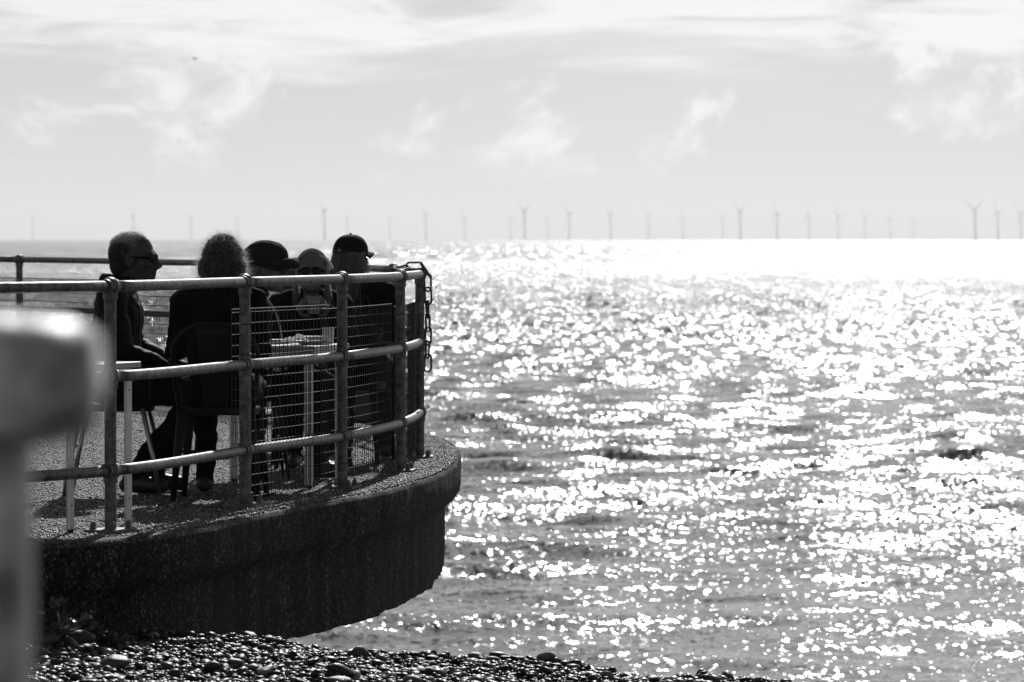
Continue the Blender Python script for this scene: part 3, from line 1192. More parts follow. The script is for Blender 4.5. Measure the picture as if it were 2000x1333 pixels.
def make_person(label, head_top, facing, joints=None, head_yaw=0.0, head_pitch=0.0, mats=None, hands=None, head_k=1.0, girth=1.0, voxel=0.0102, eyes=False):
    """seated figure; local frame faces +X, origin on the floor under the pelvis"""
    J = dict(pelvis=(0, 0, .535), waist=(-.01, 0, .68), chest=(.015, 0, .87), neck=(.03, 0, 1.02), head=(.075, 0, 1.165),
             shl=(.0, .185, .965), shr=(.0, -.185, .965), ell=(.07, .245, .73), elr=(.07, -.245, .73), wrl=(.29, .13, .64), wrr=(.29, -.13, .64),
             hil=(.0, .09, .52), hir=(.0, -.09, .52), knl=(.43, .12, .525), knr=(.43, -.12, .525), anl=(.40, .12, .10), anr=(.40, -.12, .10),
             tol=(.53, .14, .045), tor=(.53, -.14, .045))
    if joints: J.update(joints)
    J = {k: Vector(v) for k, v in J.items()}
    s = head_top[2] / (J['head'].z + 0.122 * head_k)
    J = {k: v * s for k, v in J.items()}
    hk = head_k * s
    HR = rotz(head_yaw) @ Matrix.Rotation(head_pitch, 3, 'Y')
    hc = J['head']

    def H(p):
        return hc + HR @ (Vector(p) * hk)
    prims = []

    def cap(a, b, ra, rb, t): prims.append(('c', Vector(a), Vector(b), ra * s, rb * s, t))
    def ell(c, r, t, rot=None): prims.append(('e', Vector(c), tuple(q * s for q in r), rot, t))
    def hell(c, r, t=0): prims.append(('e', H(c), tuple(q * hk for q in r), HR, t))
    def hcap(a, b, ra, rb, t=0): prims.append(('c', H(a), H(b), ra * hk, rb * hk, t))
    g = girth
    # head
    hell((-.012, 0, .030), (.100, .077, .092))
    hell((.028, 0, -.030), (.066, .062, .080))
    hell((.040, 0, -.080), (.050, .050, .034))
    hcap((-.02, .045, -.06), (.05, .022, -.098), .016, .018)
    hcap((-.02, -.045, -.06), (.05, -.022, -.098), .016, .018)
    hell((.080, 0, -.102), (.019, .022, .017))
    hell((.078, 0, .026), (.021, .050, .015))
    hcap((.094, 0, .006), (.117, 0, -.028), .010, .0135)
    hell((.106, 0, -.036), (.017, .018, .010))
    hell((.090, 0, -.058), (.015, .024, .0075))
    hell((.087, 0, -.076), (.014, .022, .0075))
    for sy in (-1, 1):
        hell((-.006, sy * .078, -.010), (.019, .009, .031))
        hell((-.010, sy * .085, -.008), (.022, .005, .034))
        hell((.058, sy * .040, -.022), (.026, .024, .024))
    nb = J['neck']
    prims.append(('c', H((-.022, 0, -.055)), nb + Vector((-.01, 0, -.03)) * s, .052 * hk, .058 * s, 0))
    # torso and coat
    ell(J['chest'], (.122 * g, .178 * g, .185), 1)
    ell((J['chest'] + J['waist']) / 2, (.128 * g, .170 * g, .17), 1)
    ell(J['waist'], (.135 * g, .170 * g, .15), 1)
    ell(J['pelvis'] + Vector((0, 0, .0)), (.150 * g, .190 * g, .105), 1)
    cap(J['shl'] * .9 + J['neck'] * .1, J['neck'] + Vector((-.02, .05, -.02)) * s, .070, .062, 1)
    cap(J['shr'] * .9 + J['neck'] * .1, J['neck'] + Vector((-.02, -.05, -.02)) * s, .070, .062, 1)
    cap(J['shl'], J['shr'], .074 * g, .074 * g, 1)
    ell(nb + Vector((-.018, 0, .012)) * s, (.082, .084, .042), 1)
    for q in 'lr':
        cap(J['sh' + q], J['el' + q], .068 * g, .054 * g, 1)
        cap(J['el' + q], J['wr' + q], .054 * g, .040, 1)
        cap(J['hi' + q], J['kn' + q], .092 * g, .068, 2)
        cap(J['kn' + q], J['an' + q], .067, .050, 2)
        a, t = J['an' + q], J['to' + q]
        cap(a + Vector((0, 0, -.04)) * s, t, .045, .036, 3)
        cap(a + Vector((-.035, 0, -.05)) * s, t + Vector((-.03, 0, 0)) * s, .038, .038, 3)
    mb = MB()
    for p in prims:
        if p[0] == 'c': mb.capsule(p[1], p[2], p[3], p[4])
        else: mb.ellipsoid(p[1], p[2], p[3])
    src = link('temp_body', mb.mesh('temp_body'), None)
    rm = src.modifiers.new('r', 'REMESH'); rm.mode = 'VOXEL'; rm.voxel_size = voxel
    sm = src.modifiers.new('s', 'SMOOTH'); sm.factor = 0.5; sm.iterations = 2
    dg = bpy.context.evaluated_depsgraph_get()
    me = bpy.data.meshes.new_from_object(src.evaluated_get(dg))
    me.name = 'body'
    bpy.data.objects.remove(src)
    nv = len(me.vertices)
    co = np.empty(nv * 3, dtype=np.float32); me.vertices.foreach_get('co', co); co = co.reshape(-1, 3)
    no = np.empty(nv * 3, dtype=np.float32); me.vertices.foreach_get('normal', no); no = no.reshape(-1, 3)
    best = np.full(nv, 1e9); bt = np.zeros(nv, dtype=int)
    for p in prims:
        if p[0] == 'c':
            a, b = np.array(p[1]), np.array(p[2])
            d = b - a
            t = np.clip(((co - a) @ d) / max(d @ d, 1e-9), 0, 1)
            dist = np.linalg.norm(co - (a + t[:, None] * d), axis=1) - (p[3] + (p[4] - p[3]) * t)
        else:
            q = co - np.array(p[1])
            if p[3] is not None: q = q @ np.array(p[3])
            rr = np.array(p[2])
            dist = (np.linalg.norm(q / rr, axis=1) - 1) * rr.min()
        m_ = dist < best
        best[m_] = dist[m_]; bt[m_] = p[-1]
    # cloth creases
    sd = sum(ord(c) for c in label) % 97
    cl = np.where((bt == 1) | (bt == 2))[0]
    disp = np.zeros(nv)
    for i in cl:
        v = Vector(co[i]) * 1.0
        w = mnoise.noise(Vector((v.x * 9 + sd, v.y * 9, v.z * 15))) * 0.011 + mnoise.noise(Vector((v.x * 24, v.y * 24 + sd, v.z * 34))) * 0.006
        disp[i] = w
    co = co + no * disp[:, None]
    me.vertices.foreach_set('co', co.astype(np.float32).ravel())
    for mn in mats: me.materials.append(M[mn])
    npoly = len(me.polygons)
    ls = np.empty(npoly, dtype=np.int32); me.polygons.foreach_get('loop_start', ls)
    vi = np.empty(len(me.loops), dtype=np.int32); me.loops.foreach_get('vertex_index', vi)
    me.polygons.foreach_set('material_index', bt[vi[ls]].astype(np.int32))
    # fingers, rooted in the palm
    fin = MB()
    for q, hd in (hands or {}).items():
        wr = J['wr' + q]
        fd = Vector(hd['dir']).normalized(); pn = Vector(hd['palm']).normalized()
        pn = (pn - fd * pn.dot(fd)).normalized()
        side = fd.cross(pn) * (1 if q == 'l' else -1)   # towards the thumb
        fin.ellipsoid(wr + fd * .048 * s, (.050 * s, .040 * s, .017 * s), Matrix((fd, side, pn)).transposed(), 14, 10)
        fin.capsule(wr - fd * .02 * s, wr + fd * .03 * s, .030 * s, .026 * s)
        curl = hd.get('curl', 0.4)
        for k, ln in enumerate((.072, .080, .075, .058)):
            o = wr + fd * .086 * s + side * (.030 - .020 * k) * s
            d = (fd + side * (.10 - .07 * k)).normalized()
            o0 = o - d * .02 * s
            for j in range(3):
                a = curl * (0.6 if j == 0 else 1.0)
                d = (d * math.cos(a) + pn * math.sin(a)).normalized()
                seg = ln * (0.45, 0.31, 0.24)[j] * s
                e = o + d * seg
                fin.capsule(o0 if j == 0 else o, e, (.0092, .0085, .0078)[j] * s, (.0085, .0078, .0068)[j] * s, 8)
                o = e
        o = wr + fd * .028 * s + side * .032 * s
        d = (fd * .65 + side * .75 + pn * .25).normalized()
        for j in range(2):
            e = o + d * (.040, .030)[j] * s
            fin.capsule(o, e, .0115 * s, .0095 * s, 8)
            o = e
            d = (d + pn * .45 * curl / 0.4 + fd * .35).normalized()
    if fin.v:
        bm = bmesh.new(); bm.from_mesh(me)
        fm = fin.mesh('fin')
        n0 = len(bm.faces)
        bm.from_mesh(fm)
        bm.faces.ensure_lookup_table()
        for f in bm.faces[n0:]: f.material_index = 0
        bm.to_mesh(me); bm.free()
    off = rotz(facing) @ Vector((hc.x, hc.y, 0))
    root = empty('person', (head_top[0] - off.x, head_top[1] - off.y, 0), facing)
    tag(root, label, 'person', 'people seated on the terrace')
    link('body', me, None, root)
    return dict(root=root, H=H, HR=HR, hk=hk, s=s, J=J)


def ribbons(name, strands, width, material, parent):
    """thin flat hair strands: strands is a list of point lists"""
    V, F = [], []
    for st in strands:
        n = len(st)
        d = (st[-1] - st[0])
        sd = d.cross(Vector((random.uniform(-1, 1), random.uniform(-1, 1), random.uniform(-1, 1))))
        if sd.length < 1e-6: continue
        sd.normalize()
        b = len(V)
        for i, p in enumerate(st):
            w = width * (1 - 0.75 * i / (n - 1)) / 2
            V.append(p - sd * w); V.append(p + sd * w)
        for i in range(n - 1):
            a = b + 2 * i
            F.append((a, a + 1, a + 3, a + 2))
    me = bpy.data.meshes.new(name)
    me.from_pydata([tuple(v) for v in V], [], F)
    return link(name, me, material, parent)


def scalp_dirs(n, cond):
    out = []
    while len(out) < n:
        v = Vector((random.gauss(0, 1), random.gauss(0, 1), random.gauss(0, 1))).normalized()
        if cond(v): out.append(v)
    return out


def scalp(H, d, k=1.0):
    return H((-.012 + .101 * d.x * k, .078 * d.y * k, .030 + .093 * d.z * k))


def sunglasses(P_, big=False):
    H, hk = P_['H'], P_['hk']
    k = 1.25 if big else 1.0
    fr = MB()
    for sy in (-1, 1):
        ring = []
        for t in np.linspace(0, 2 * math.pi, 17):
            y = sy * .034 + .0285 * k ** .5 * math.cos(t); z = .006 + .0185 * k * math.sin(t) * (1 - .12 * math.cos(t) * sy)
            ring.append(H((.106 - .62 * abs(y) ** 1.6 * 4, y, z)))
        fr.tube(ring, .0028 * hk, 6, cap=False)
        fr.tube([H((.077, sy * .064, .010)), H((.05, sy * .079, .010)), H((-.005, sy * .086, .008)), H((-.022, sy * .085, -.012))], [.0085 * hk, .006 * hk, .004 * hk, .003 * hk], 6)
    fr.tube([H((.102, -.008, .008)), H((.107, 0, .010)), H((.102, .008, .008))], .0028 * hk, 6)
    g = fr.build('sunglasses', 'frame', P_['root'])
    for sy in (-1, 1):
        V, F = [H((.107 - .62 * .034 ** 1.6 * 4 + .003, sy * .034, .006))], []
        for t in np.linspace(0, 2 * math.pi, 17)[:-1]:
            y = sy * .034 + .0285 * k ** .5 * math.cos(t); z = .006 + .0185 * k * math.sin(t) * (1 - .12 * math.cos(t) * sy)
            V.append(H((.106 - .62 * abs(y) ** 1.6 * 4, y, z)))
        for a in range(16): F.append((0, 1 + a, 1 + (a + 1) % 16))
        MB().add(V, F).build('lens', 'lens', g)
    return g


def head_at(px, py_top, y):
    return tuple(P(px, py_top, y))


# --- man in profile, facing right
ZM = 22.9
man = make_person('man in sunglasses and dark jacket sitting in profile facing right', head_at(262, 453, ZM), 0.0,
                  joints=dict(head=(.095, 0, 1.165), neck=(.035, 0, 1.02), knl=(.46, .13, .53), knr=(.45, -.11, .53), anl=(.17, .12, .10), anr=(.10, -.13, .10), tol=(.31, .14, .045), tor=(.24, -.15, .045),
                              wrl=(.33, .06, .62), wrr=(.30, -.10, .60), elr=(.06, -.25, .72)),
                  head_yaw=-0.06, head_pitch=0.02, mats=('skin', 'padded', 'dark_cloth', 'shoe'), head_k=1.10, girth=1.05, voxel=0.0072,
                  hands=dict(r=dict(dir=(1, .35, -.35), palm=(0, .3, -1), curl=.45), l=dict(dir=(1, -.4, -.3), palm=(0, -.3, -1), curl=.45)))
sunglasses(man)


def man_hair():
    H, R = man['H'], man['HR']
    st = []
    for d in scalp_dirs(4200, lambda v: (v.z > -0.1 if v.x < -0.1 else v.z > 0.35) and not (v.x > 0.55 and v.z < 0.80) and not (v.x > 0.35 and v.z < 0.62) and not (abs(v.y) > .7 and v.x > 0.1 and v.z < .3)):
        p = scalp(H, d, 0.99)
        flow = R @ Vector((-0.95, 0.1 * d.y, 0.02 if d.z > .5 else -0.9))
        nrm = R @ d
        ln = random.uniform(.025, .055) * (1.2 if d.z > .6 else .8)
        lift = random.uniform(.05, .50) if d.z > .55 else random.uniform(.02, .12)
        dr = (flow + nrm * lift + Vector((random.gauss(0, .10), random.gauss(0, .12), random.gauss(0, .08)))).normalized()
        pts = [p]
        for i in range(4):
            dr = (dr + Vector((0, 0, -.20)) + Vector((random.gauss(0, .08), random.gauss(0, .08), random.gauss(0, .08)))).normalized()
            q = pts[-1] + dr * ln / 4
            lq = (R.transposed() @ (q - man['J']['head'])) / man['hk'] - Vector((-.012, 0, .030))
            e = Vector((lq.x / .101, lq.y / .078, lq.z / .093))
            lim = 1.03 + (.15 if d.z > .45 else .04) * random.random() ** 1.5
            if e.length > lim:
                e = e * (lim / e.length)
                q = scalp(H, e, 1.0)
            pts.append(q)
        st.append(pts)
    for k in range(420):
        d = Vector((random.uniform(-.35, .62), random.gauss(0, .35), 1)).normalized()
        p = scalp(H, d, 1.0)
        dr = (R @ Vector((random.uniform(-1.0, .5), random.gauss(0, .3), random.uniform(.15, .9)))).normalized()
        ln = random.uniform(.02, .045)
        pts = [p]
        for i in range(4):
            dr = (dr + Vector((-.05, 0, -.32))).normalized()
            pts.append(pts[-1] + dr * ln / 4)
        st.append(pts)
    ribbons('hair', st, .0013, 'hair_white', man['root'])
    mb = MB()
    mb.ellipsoid(H((-.030, 0, .022)), tuple(q * man['hk'] for q in (.090, .080, .090)), man['HR'], 20, 14)
    mb.ellipsoid(H((-.052, 0, -.030)), tuple(q * man['hk'] for q in (.060, .068, .060)), man['HR'], 20, 14)
    mb.build('hair_base', 'hair_greyroot', man['root'])
    # jacket collar
    c = man['J']['neck']
    MB().tube([c + Vector((.075 * math.cos(t) - .02, .078 * math.sin(t), .035 + .012 * math.cos(t + 3.14))) for t in np.linspace(.5, 2 * math.pi - .5, 20)], .020, 10, squash=1.5).build('collar', 'padded', man['root'])


man_hair()

# --- grey-haired woman, back to the camera
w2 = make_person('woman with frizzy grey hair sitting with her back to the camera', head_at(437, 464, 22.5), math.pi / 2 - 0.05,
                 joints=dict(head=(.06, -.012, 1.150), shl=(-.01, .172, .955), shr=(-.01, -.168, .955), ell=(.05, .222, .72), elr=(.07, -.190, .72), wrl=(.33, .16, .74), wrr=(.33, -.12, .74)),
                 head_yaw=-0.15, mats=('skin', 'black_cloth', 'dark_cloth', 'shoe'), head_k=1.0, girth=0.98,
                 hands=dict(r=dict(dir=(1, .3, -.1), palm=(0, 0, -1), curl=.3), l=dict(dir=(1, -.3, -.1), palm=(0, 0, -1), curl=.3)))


def frizzy_hair(P_, n, mat_s, mat_b, spread, base, fall=0.0):
    H, R, hk = P_['H'], P_['HR'], P_['hk']
    mb = MB()
    for c, r in base:
        e = MB().ellipsoid((0, 0, 0), r, None, 36, 24)
        vv = []
        for v in e.v:
            q = Vector(v)
            nq = q.normalized()
            q = q * (1 + .07 * mnoise.noise(nq * 3.1) + .06 * mnoise.noise(nq * 8.0) + .04 * mnoise.noise(nq * 17.0))
            vv.append(H(q + Vector(c)))
        mb.add(vv, e.f)
    mb.build('hair', mat_b, P_['root'])
    st = []
    for k in range(n):
        c, r = random.choice(base)
        d = Vector((random.gauss(0, 1), random.gauss(0, 1), random.gauss(0, 1))).normalized()
        if d.x > .75: continue
        p = H(Vector((c[0] + r[0] * d.x * .93, c[1] + r[1] * d.y * .93, c[2] + r[2] * d.z * .93)))
        nrm = R @ d
        tang = nrm.cross(Vector((random.gauss(0, 1), random.gauss(0, 1), random.gauss(0, 1)))).normalized()
        dr = (nrm * random.uniform(.2, 1.0) + tang * random.uniform(.3, 1.2) + Vector((0, 0, -fall))).normalized()
        ln = random.uniform(.5, 1.3) * spread
        pts = [p]
        ph = random.uniform(0, 6.28)
        for i in range(6):
            ph += 1.1
            wob = tang.cross(nrm) * math.sin(ph) * .5 + nrm * math.cos(ph) * .35
            dr = (dr + wob * .6 + Vector((0, 0, -.08 - fall * .2))).normalized()
            pts.append(pts[-1] + dr * ln / 6)
        st.append(pts)
    ribbons('hair_strands', st, .0010, mat_s, P_['root'])


frizzy_hair(w2, 9000, 'hair_grey', 'hair_greyroot', .052,
            [((-.02, 0, .028), (.106, .100, .100)), ((-.035, .035, -.03), (.085, .082, .085)), ((-.035, -.035, -.03), (.085, .082, .085)), ((-.045, 0, -.085), (.075, .104, .075)), ((-.03, 0, .055), (.09, .085, .085))])
MB().tube([w2['H'](p) for p in ((.06, .08, .01), (.0, .105, .008), (-.02, .108, -.004))], .0022, 6).build('glasses_arm', 'frame', w2['root'])

# --- person in a brushed cloth hat, facing right
hat_p = make_person('person in dark rolled-brim hat and glasses facing right across the table', head_at(522, 484, 24.35), 0.12,
                    joints=dict(head=(.13, 0, 1.135), neck=(.06, 0, 1.01), chest=(.03, 0, .87)),
                    head_yaw=-0.12, head_pitch=0.10, mats=('skin_pale', 'padded', 'dark_cloth', 'shoe'), head_k=1.0, girth=1.08,
                    hands=dict(r=dict(dir=(1, .4, 0), palm=(0, 0, -1), curl=.4), l=dict(dir=(1, -.4, 0), palm=(0, 0, -1), curl=.4)))
sunglasses(hat_p)


def rolled_hat():
    H, hk, root = hat_p['H'], hat_p['hk'], hat_p['root']
    e = MB().ellipsoid((0, 0, 0), (.130, .106, .098), None, 36, 22)
    vv = []
    for v in e.v:
        q = Vector(v)
        if q.z < -.03: q.z = -.03 + (q.z + .03) * .25
        q.x += .012 * (q.z / .09)
        q *= 1 + .03 * mnoise.noise(q * 30) + .04 * mnoise.noise(q * 11)
        vv.append(H(q + Vector((-.018, 0, .064))))
    hat = MB().add(vv, e.f).build('hat', 'hat_tweed', root)
    pts, rr = [], []
    for t in np.linspace(-2.0, 2.0, 29):
        f = max(math.cos(t), -.2)
        R_ = .104 + .045 * max(f, 0) ** 1.5
        pts.append(H((-.015 + R_ * math.cos(t) * 1.08, R_ * .96 * math.sin(t), .030 + .020 * max(f, 0) + .004 * math.sin(t * 9))))
        rr.append((.013 + .016 * max(f, 0)) * hk)
    MB().tube(pts, rr, 10, squash=1.0).build('brim', 'hat_tweed', hat)
    st = []
    for d in scalp_dirs(700, lambda v: v.x < .0 and v.z < .1 and v.z > -.8):
        p = scalp(H, d, 1.0)
        dr = (hat_p['HR'] @ d * .3 + Vector((random.gauss(0, .2), random.gauss(0, .2), -1))).normalized()
        st.append([p + dr * (.05 * i / 3) for i in range(4)])
    ribbons('hair', st, .002, 'hair_grey', root)
    # hood cords and coat piping catching the light
    c = hat_p['J']['neck']
    MB().tube(catmull([c + Vector((-.02, -.10, .03)), c + Vector((.05, -.13, -.02)), c + Vector((.11, -.12, -.12)), c + Vector((.14, -.11, -.26))], 5), .006, 6).build('piping', 'light_cloth', root)
    MB().tube(catmull([c + Vector((-.04, -.09, .05)), c + Vector((.02, -.10, .03)), c + Vector((.06, -.06, -.01))], 5), .018, 8).build('collar', 'padded', root)


rolled_hat()

# --- woman with a hair band facing the camera, cup raised to her mouth
YB = 25.55
hb = make_person('woman in large sunglasses and hair band facing the camera and raising a cup', head_at(609, 494, YB), -math.pi / 2 + 0.10,
                 joints=dict(head=(.10, 0, 1.150), ell=(.10, .235, .74), elr=(.10, -.235, .74), wrl=(.205, .085, .925), wrr=(.205, -.085, .925)),
                 head_yaw=-0.10, head_pitch=-0.10, mats=('skin_pale', 'dark_cloth', 'dark_cloth', 'shoe'), head_k=1.0, girth=0.98,
                 hands=dict(r=dict(dir=(.75, .30, .55), palm=(0, 1, 0), curl=.50), l=dict(dir=(.75, -.30, .55), palm=(0, -1, 0), curl=.50)))
sunglasses(hb, True)


def band_hair():
    H, hk, R, root = hb['H'], hb['hk'], hb['HR'], hb['root']
    e = MB().ellipsoid((0, 0, 0), (.104, .086, .100), None, 30, 20)
    vv = [H(Vector(v) * (1 + .03 * mnoise.noise(Vector(v) * 20)) + Vector((-.030, 0, .034))) for v in e.v]
    MB().add(vv, e.f).build('hair', 'hair_blond', root)
    st = []
    for k in range(1500):
        sy = random.choice((-1, 1))
        a = random.uniform(-.3, 1.0)
        p = H((-.03 + .02 * random.uniform(-1, 1) - .05 * a, sy * (.080 + .006 * random.random()), .05 * random.uniform(-1, 1)))
        pts = [p]
        dr = (R @ Vector((-.05, sy * .22, -1))).normalized()
        ln = random.uniform(.16, .30)
        for i in range(6):
            dr = (dr + Vector((random.gauss(0, .06), random.gauss(0, .06), -.1)) - R @ Vector((0, sy * .05, 0))).normalized()
            pts.append(pts[-1] + dr * ln / 6)
        st.append(pts)
    for d in scalp_dirs(900, lambda v: v.z > .2 and v.x < .45):
        p = scalp(H, d, 1.08)
        dr = (R @ Vector((-.6, d.y * 1.2, -.5)) + R @ d * .45).normalized()
        st.append([p + dr * (.05 * i / 3) + Vector((0, 0, -.012 * (i / 3) ** 2)) for i in range(4)])
    ribbons('hair_strands', st, .0022, 'hair_blond', root)
    pts = [H((.020 + .012 * math.cos(t * 2) - .045 * abs(math.cos(t)), .090 * math.cos(t), .030 + .108 * math.sin(t))) for t in np.linspace(-.25, math.pi + .25, 26)]
    MB().tube(pts, .012 * hk, 8, squash=.5).build('hair_band', 'light_cloth', root)


band_hair()


def build_cup():
    J, root = hb['J'], hb['root']
    mid = (J['wrl'] + J['wrr']) / 2 + Vector((.085, 0, .035)) * hb['s']
    wpos = Vector(root.location) + rotz(root.rotation_euler.z) @ mid
    o = empty('cup', (wpos.x, wpos.y, wpos.z - .045))
    MB().lathe([(.029, 0), (.030, .002), (.039, .092), (.041, .095), (.0395, .097), (.037, .094), (.028, .006)], seg=28).build('cup_body', 'cup', o)
    MB().lathe([(.0305, .035), (.0372, .075), (.0385, .0755), (.0318, .0345)], seg=28).build('sleeve', 'light_cloth', o)
    tag(o, 'pale paper cup held up in both hands by the woman with hair band', 'cup')


build_cup()

# --- person mostly hidden between the hat and the hair band
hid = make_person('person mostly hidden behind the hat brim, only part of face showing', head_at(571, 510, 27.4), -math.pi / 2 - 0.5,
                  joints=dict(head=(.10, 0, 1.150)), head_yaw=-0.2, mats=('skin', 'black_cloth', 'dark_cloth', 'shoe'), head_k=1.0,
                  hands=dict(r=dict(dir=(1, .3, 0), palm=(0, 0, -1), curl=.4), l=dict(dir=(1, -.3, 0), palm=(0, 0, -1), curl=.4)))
frizzy_hair(hid, 500, 'hair_dark', 'hair_dark', .03, [((-.028, 0, .034), (.104, .088, .098))])
sunglasses(hid)

# --- woman in a black baseball cap, back to the camera
cap_w = make_person('long-haired woman in black baseball cap seen from behind at the terrace tip', head_at(688, 461, 26.2), math.pi / 2 - 0.18,
                    joints=dict(head=(.05, 0, 1.160)), head_yaw=-0.55, mats=('skin_pale', 'black_cloth', 'dark_cloth', 'shoe'), head_k=1.0, girth=1.0,
                    hands=dict(r=dict(dir=(1, .3, 0), palm=(0, 0, -1), curl=.4), l=dict(dir=(1, -.3, 0), palm=(0, 0, -1), curl=.4)))


def cap_and_hair():
    H, hk, R, root = cap_w['H'], cap_w['hk'], cap_w['HR'], cap_w['root']
    V, F = [], []
    seg, rings = 32, 12
    for i in range(rings + 1):
        th = math.pi / 2 * i / rings
        for k in range(seg):
            a = 2 * math.pi * k / seg
            rx, ry, rz = .112, .092, .100
            notch = .028 * max(0, math.cos(a - math.pi)) ** 8 * (1 if i >= rings - 1 else 0)
            V.append(H((-.014 + rx * math.sin(th) ** .8 * math.cos(a), ry * math.sin(th) ** .8 * math.sin(a), .030 + rz * math.cos(th) + notch)))
    for i in range(rings):
        for k in range(seg):
            a, b = i * seg + k, i * seg + (k + 1) % seg
            F.append((a, a + seg, b + seg, b))
    cap_o = MB().add(V, F).build('cap', 'cap_cloth', root)
    V, F = [], []
    for i in range(7):
        t = i / 6
        for k in range(13):
            u = -1 + 2 * k / 12
            wy = .078 * (1 - .25 * t * t)
            x = .085 - .055 * u * u + .085 * t * (1 - .45 * u * u)
            V.append(H((x, wy * u, .036 - .030 * u * u - .014 * t)))
    for i in range(6):
        for k in range(12):
            a = i * 13 + k
            F.append((a, a + 1, a + 14, a + 13))
    b = MB().add(V, F).build('peak', 'cap_cloth', cap_o)
    b.modifiers.new('thick', 'SOLIDIFY').thickness = .004
    MB().ellipsoid(H((-.014, 0, .131)), .008 * hk, None, 10, 6).build('button', 'cap_cloth', cap_o)
    MB().tube([H((-.012 + .113 * math.cos(t), .093 * math.sin(t), .034)) for t in np.linspace(math.pi - .5, math.pi + .5, 9)], .006 * hk, 6, squash=1.6).build('strap', 'tie', cap_o)
    MB().box(H((-.126, -.018, .036)), (.012, .012, .012)).build('buckle', 'alu', cap_o)
    e = MB().ellipsoid((0, 0, 0), (.060, .092, .165), None, 28, 22)
    vv = [H(Vector((v[0], v[1] * (1.0 - .25 * (v[2] / .165)), v[2])) * (1 + .04 * mnoise.noise(Vector(v) * 18)) + Vector((-.060, 0, -.105))) for v in e.v]
    MB().add(vv, e.f).build('hair', 'hair_blond', root)
    st = []
    for k in range(2400):
        a = random.gauss(math.pi, .85)
        p = H((-.022 + .098 * math.cos(a), .088 * math.sin(a), random.uniform(-.05, .03)))
        pts = [p]
        dr = (R @ Vector((.25 * math.cos(a), .42 * math.sin(a), -1))).normalized()
        ln = random.uniform(.18, .40)
        sgn = random.gauss(0, .10)
        for i in range(7):
            dr = (dr + Vector((random.gauss(0, .07) + sgn * .3, random.gauss(0, .07), -.12)) - R @ Vector((0, .06 * math.sin(a), 0))).normalized()
            pts.append(pts[-1] + dr * ln / 7)
        st.append(pts)
    ribbons('hair_strands', st, .0022, 'hair_blond', root)


cap_and_hair()


def seat_for(P_, label, style, dz=0.0):
    r = P_['root']
    c = cafe_chair((r.location.x, r.location.y, 0), r.rotation_euler.z, label, style)
    return c


seat_for(man, 'aluminium-legged chair under the man in profile', 'alu')
seat_for(w2, 'dark steel cafe chair with central splat, turned back to camera', 'steel')
seat_for(hat_p, 'dark chair beneath the person in the rolled-brim hat', 'steel')
seat_for(hb, 'dark chair beneath the woman facing the camera', 'steel')
seat_for(hid, 'dark chair under the mostly hidden sitter', 'steel')
seat_for(cap_w, 'dark chair under the woman in the baseball cap', 'steel')


# ------------------------------------------------------------------ things on the table
def on_table():
    def plate(loc, r, label):
        o = MB().lathe([(r * .55, 0), (r * .6, .003), (r, .018), (r * .99, .021), (r * .62, .008), (r * .2, .007)], seg=28).build('plate', 'china', loc=loc)
        tag(o, label, 'plate', 'plates on the cafe table')
    plate((-1.03, 23.62, .7265), .10, 'white plate near the right edge of the mesh-side table')
    plate((-1.03, 23.62, .7480), .09, 'smaller white plate stacked on the large plate')
    plate((-1.20, 23.85, .7265), .085, 'small white plate at the far side of the table')
    # crumpled napkin
    V, F = [], []
    for i in range(13):
        for k in range(13):
            x, y = (i - 6) * .011, (k - 6) * .011
            z = .022 + .032 * (mnoise.noise((x * 22, y * 22, 3.1)) + .5) * (1 - (abs(i - 6) / 6) ** 3) + .016 * mnoise.noise((x * 60, y * 60, 1))
            V.append((x + .012 * mnoise.noise((x * 40, y * 40, 9)), y, max(z, .001)))
    for i in range(12):
        for k in range(12):
            a = i * 13 + k
            F.append((a, a + 1, a + 14, a + 13))
    o = MB().add(V, F).build('napkin', 'paper', loc=(-1.10, 23.47, .7265))
    tag(o, 'crumpled white paper napkin catching the sun on the table', 'napkin')
    o = empty('drinking_glass', (-0.95, 23.80, .7265))
    MB().lathe([(.026, 0), (.033, .085), (.0315, .085), (.025, .006)], seg=20).build('glass_body', 'china', o)
    tag(o, 'small white tumbler at the right end of the table', 'tumbler')


on_table()


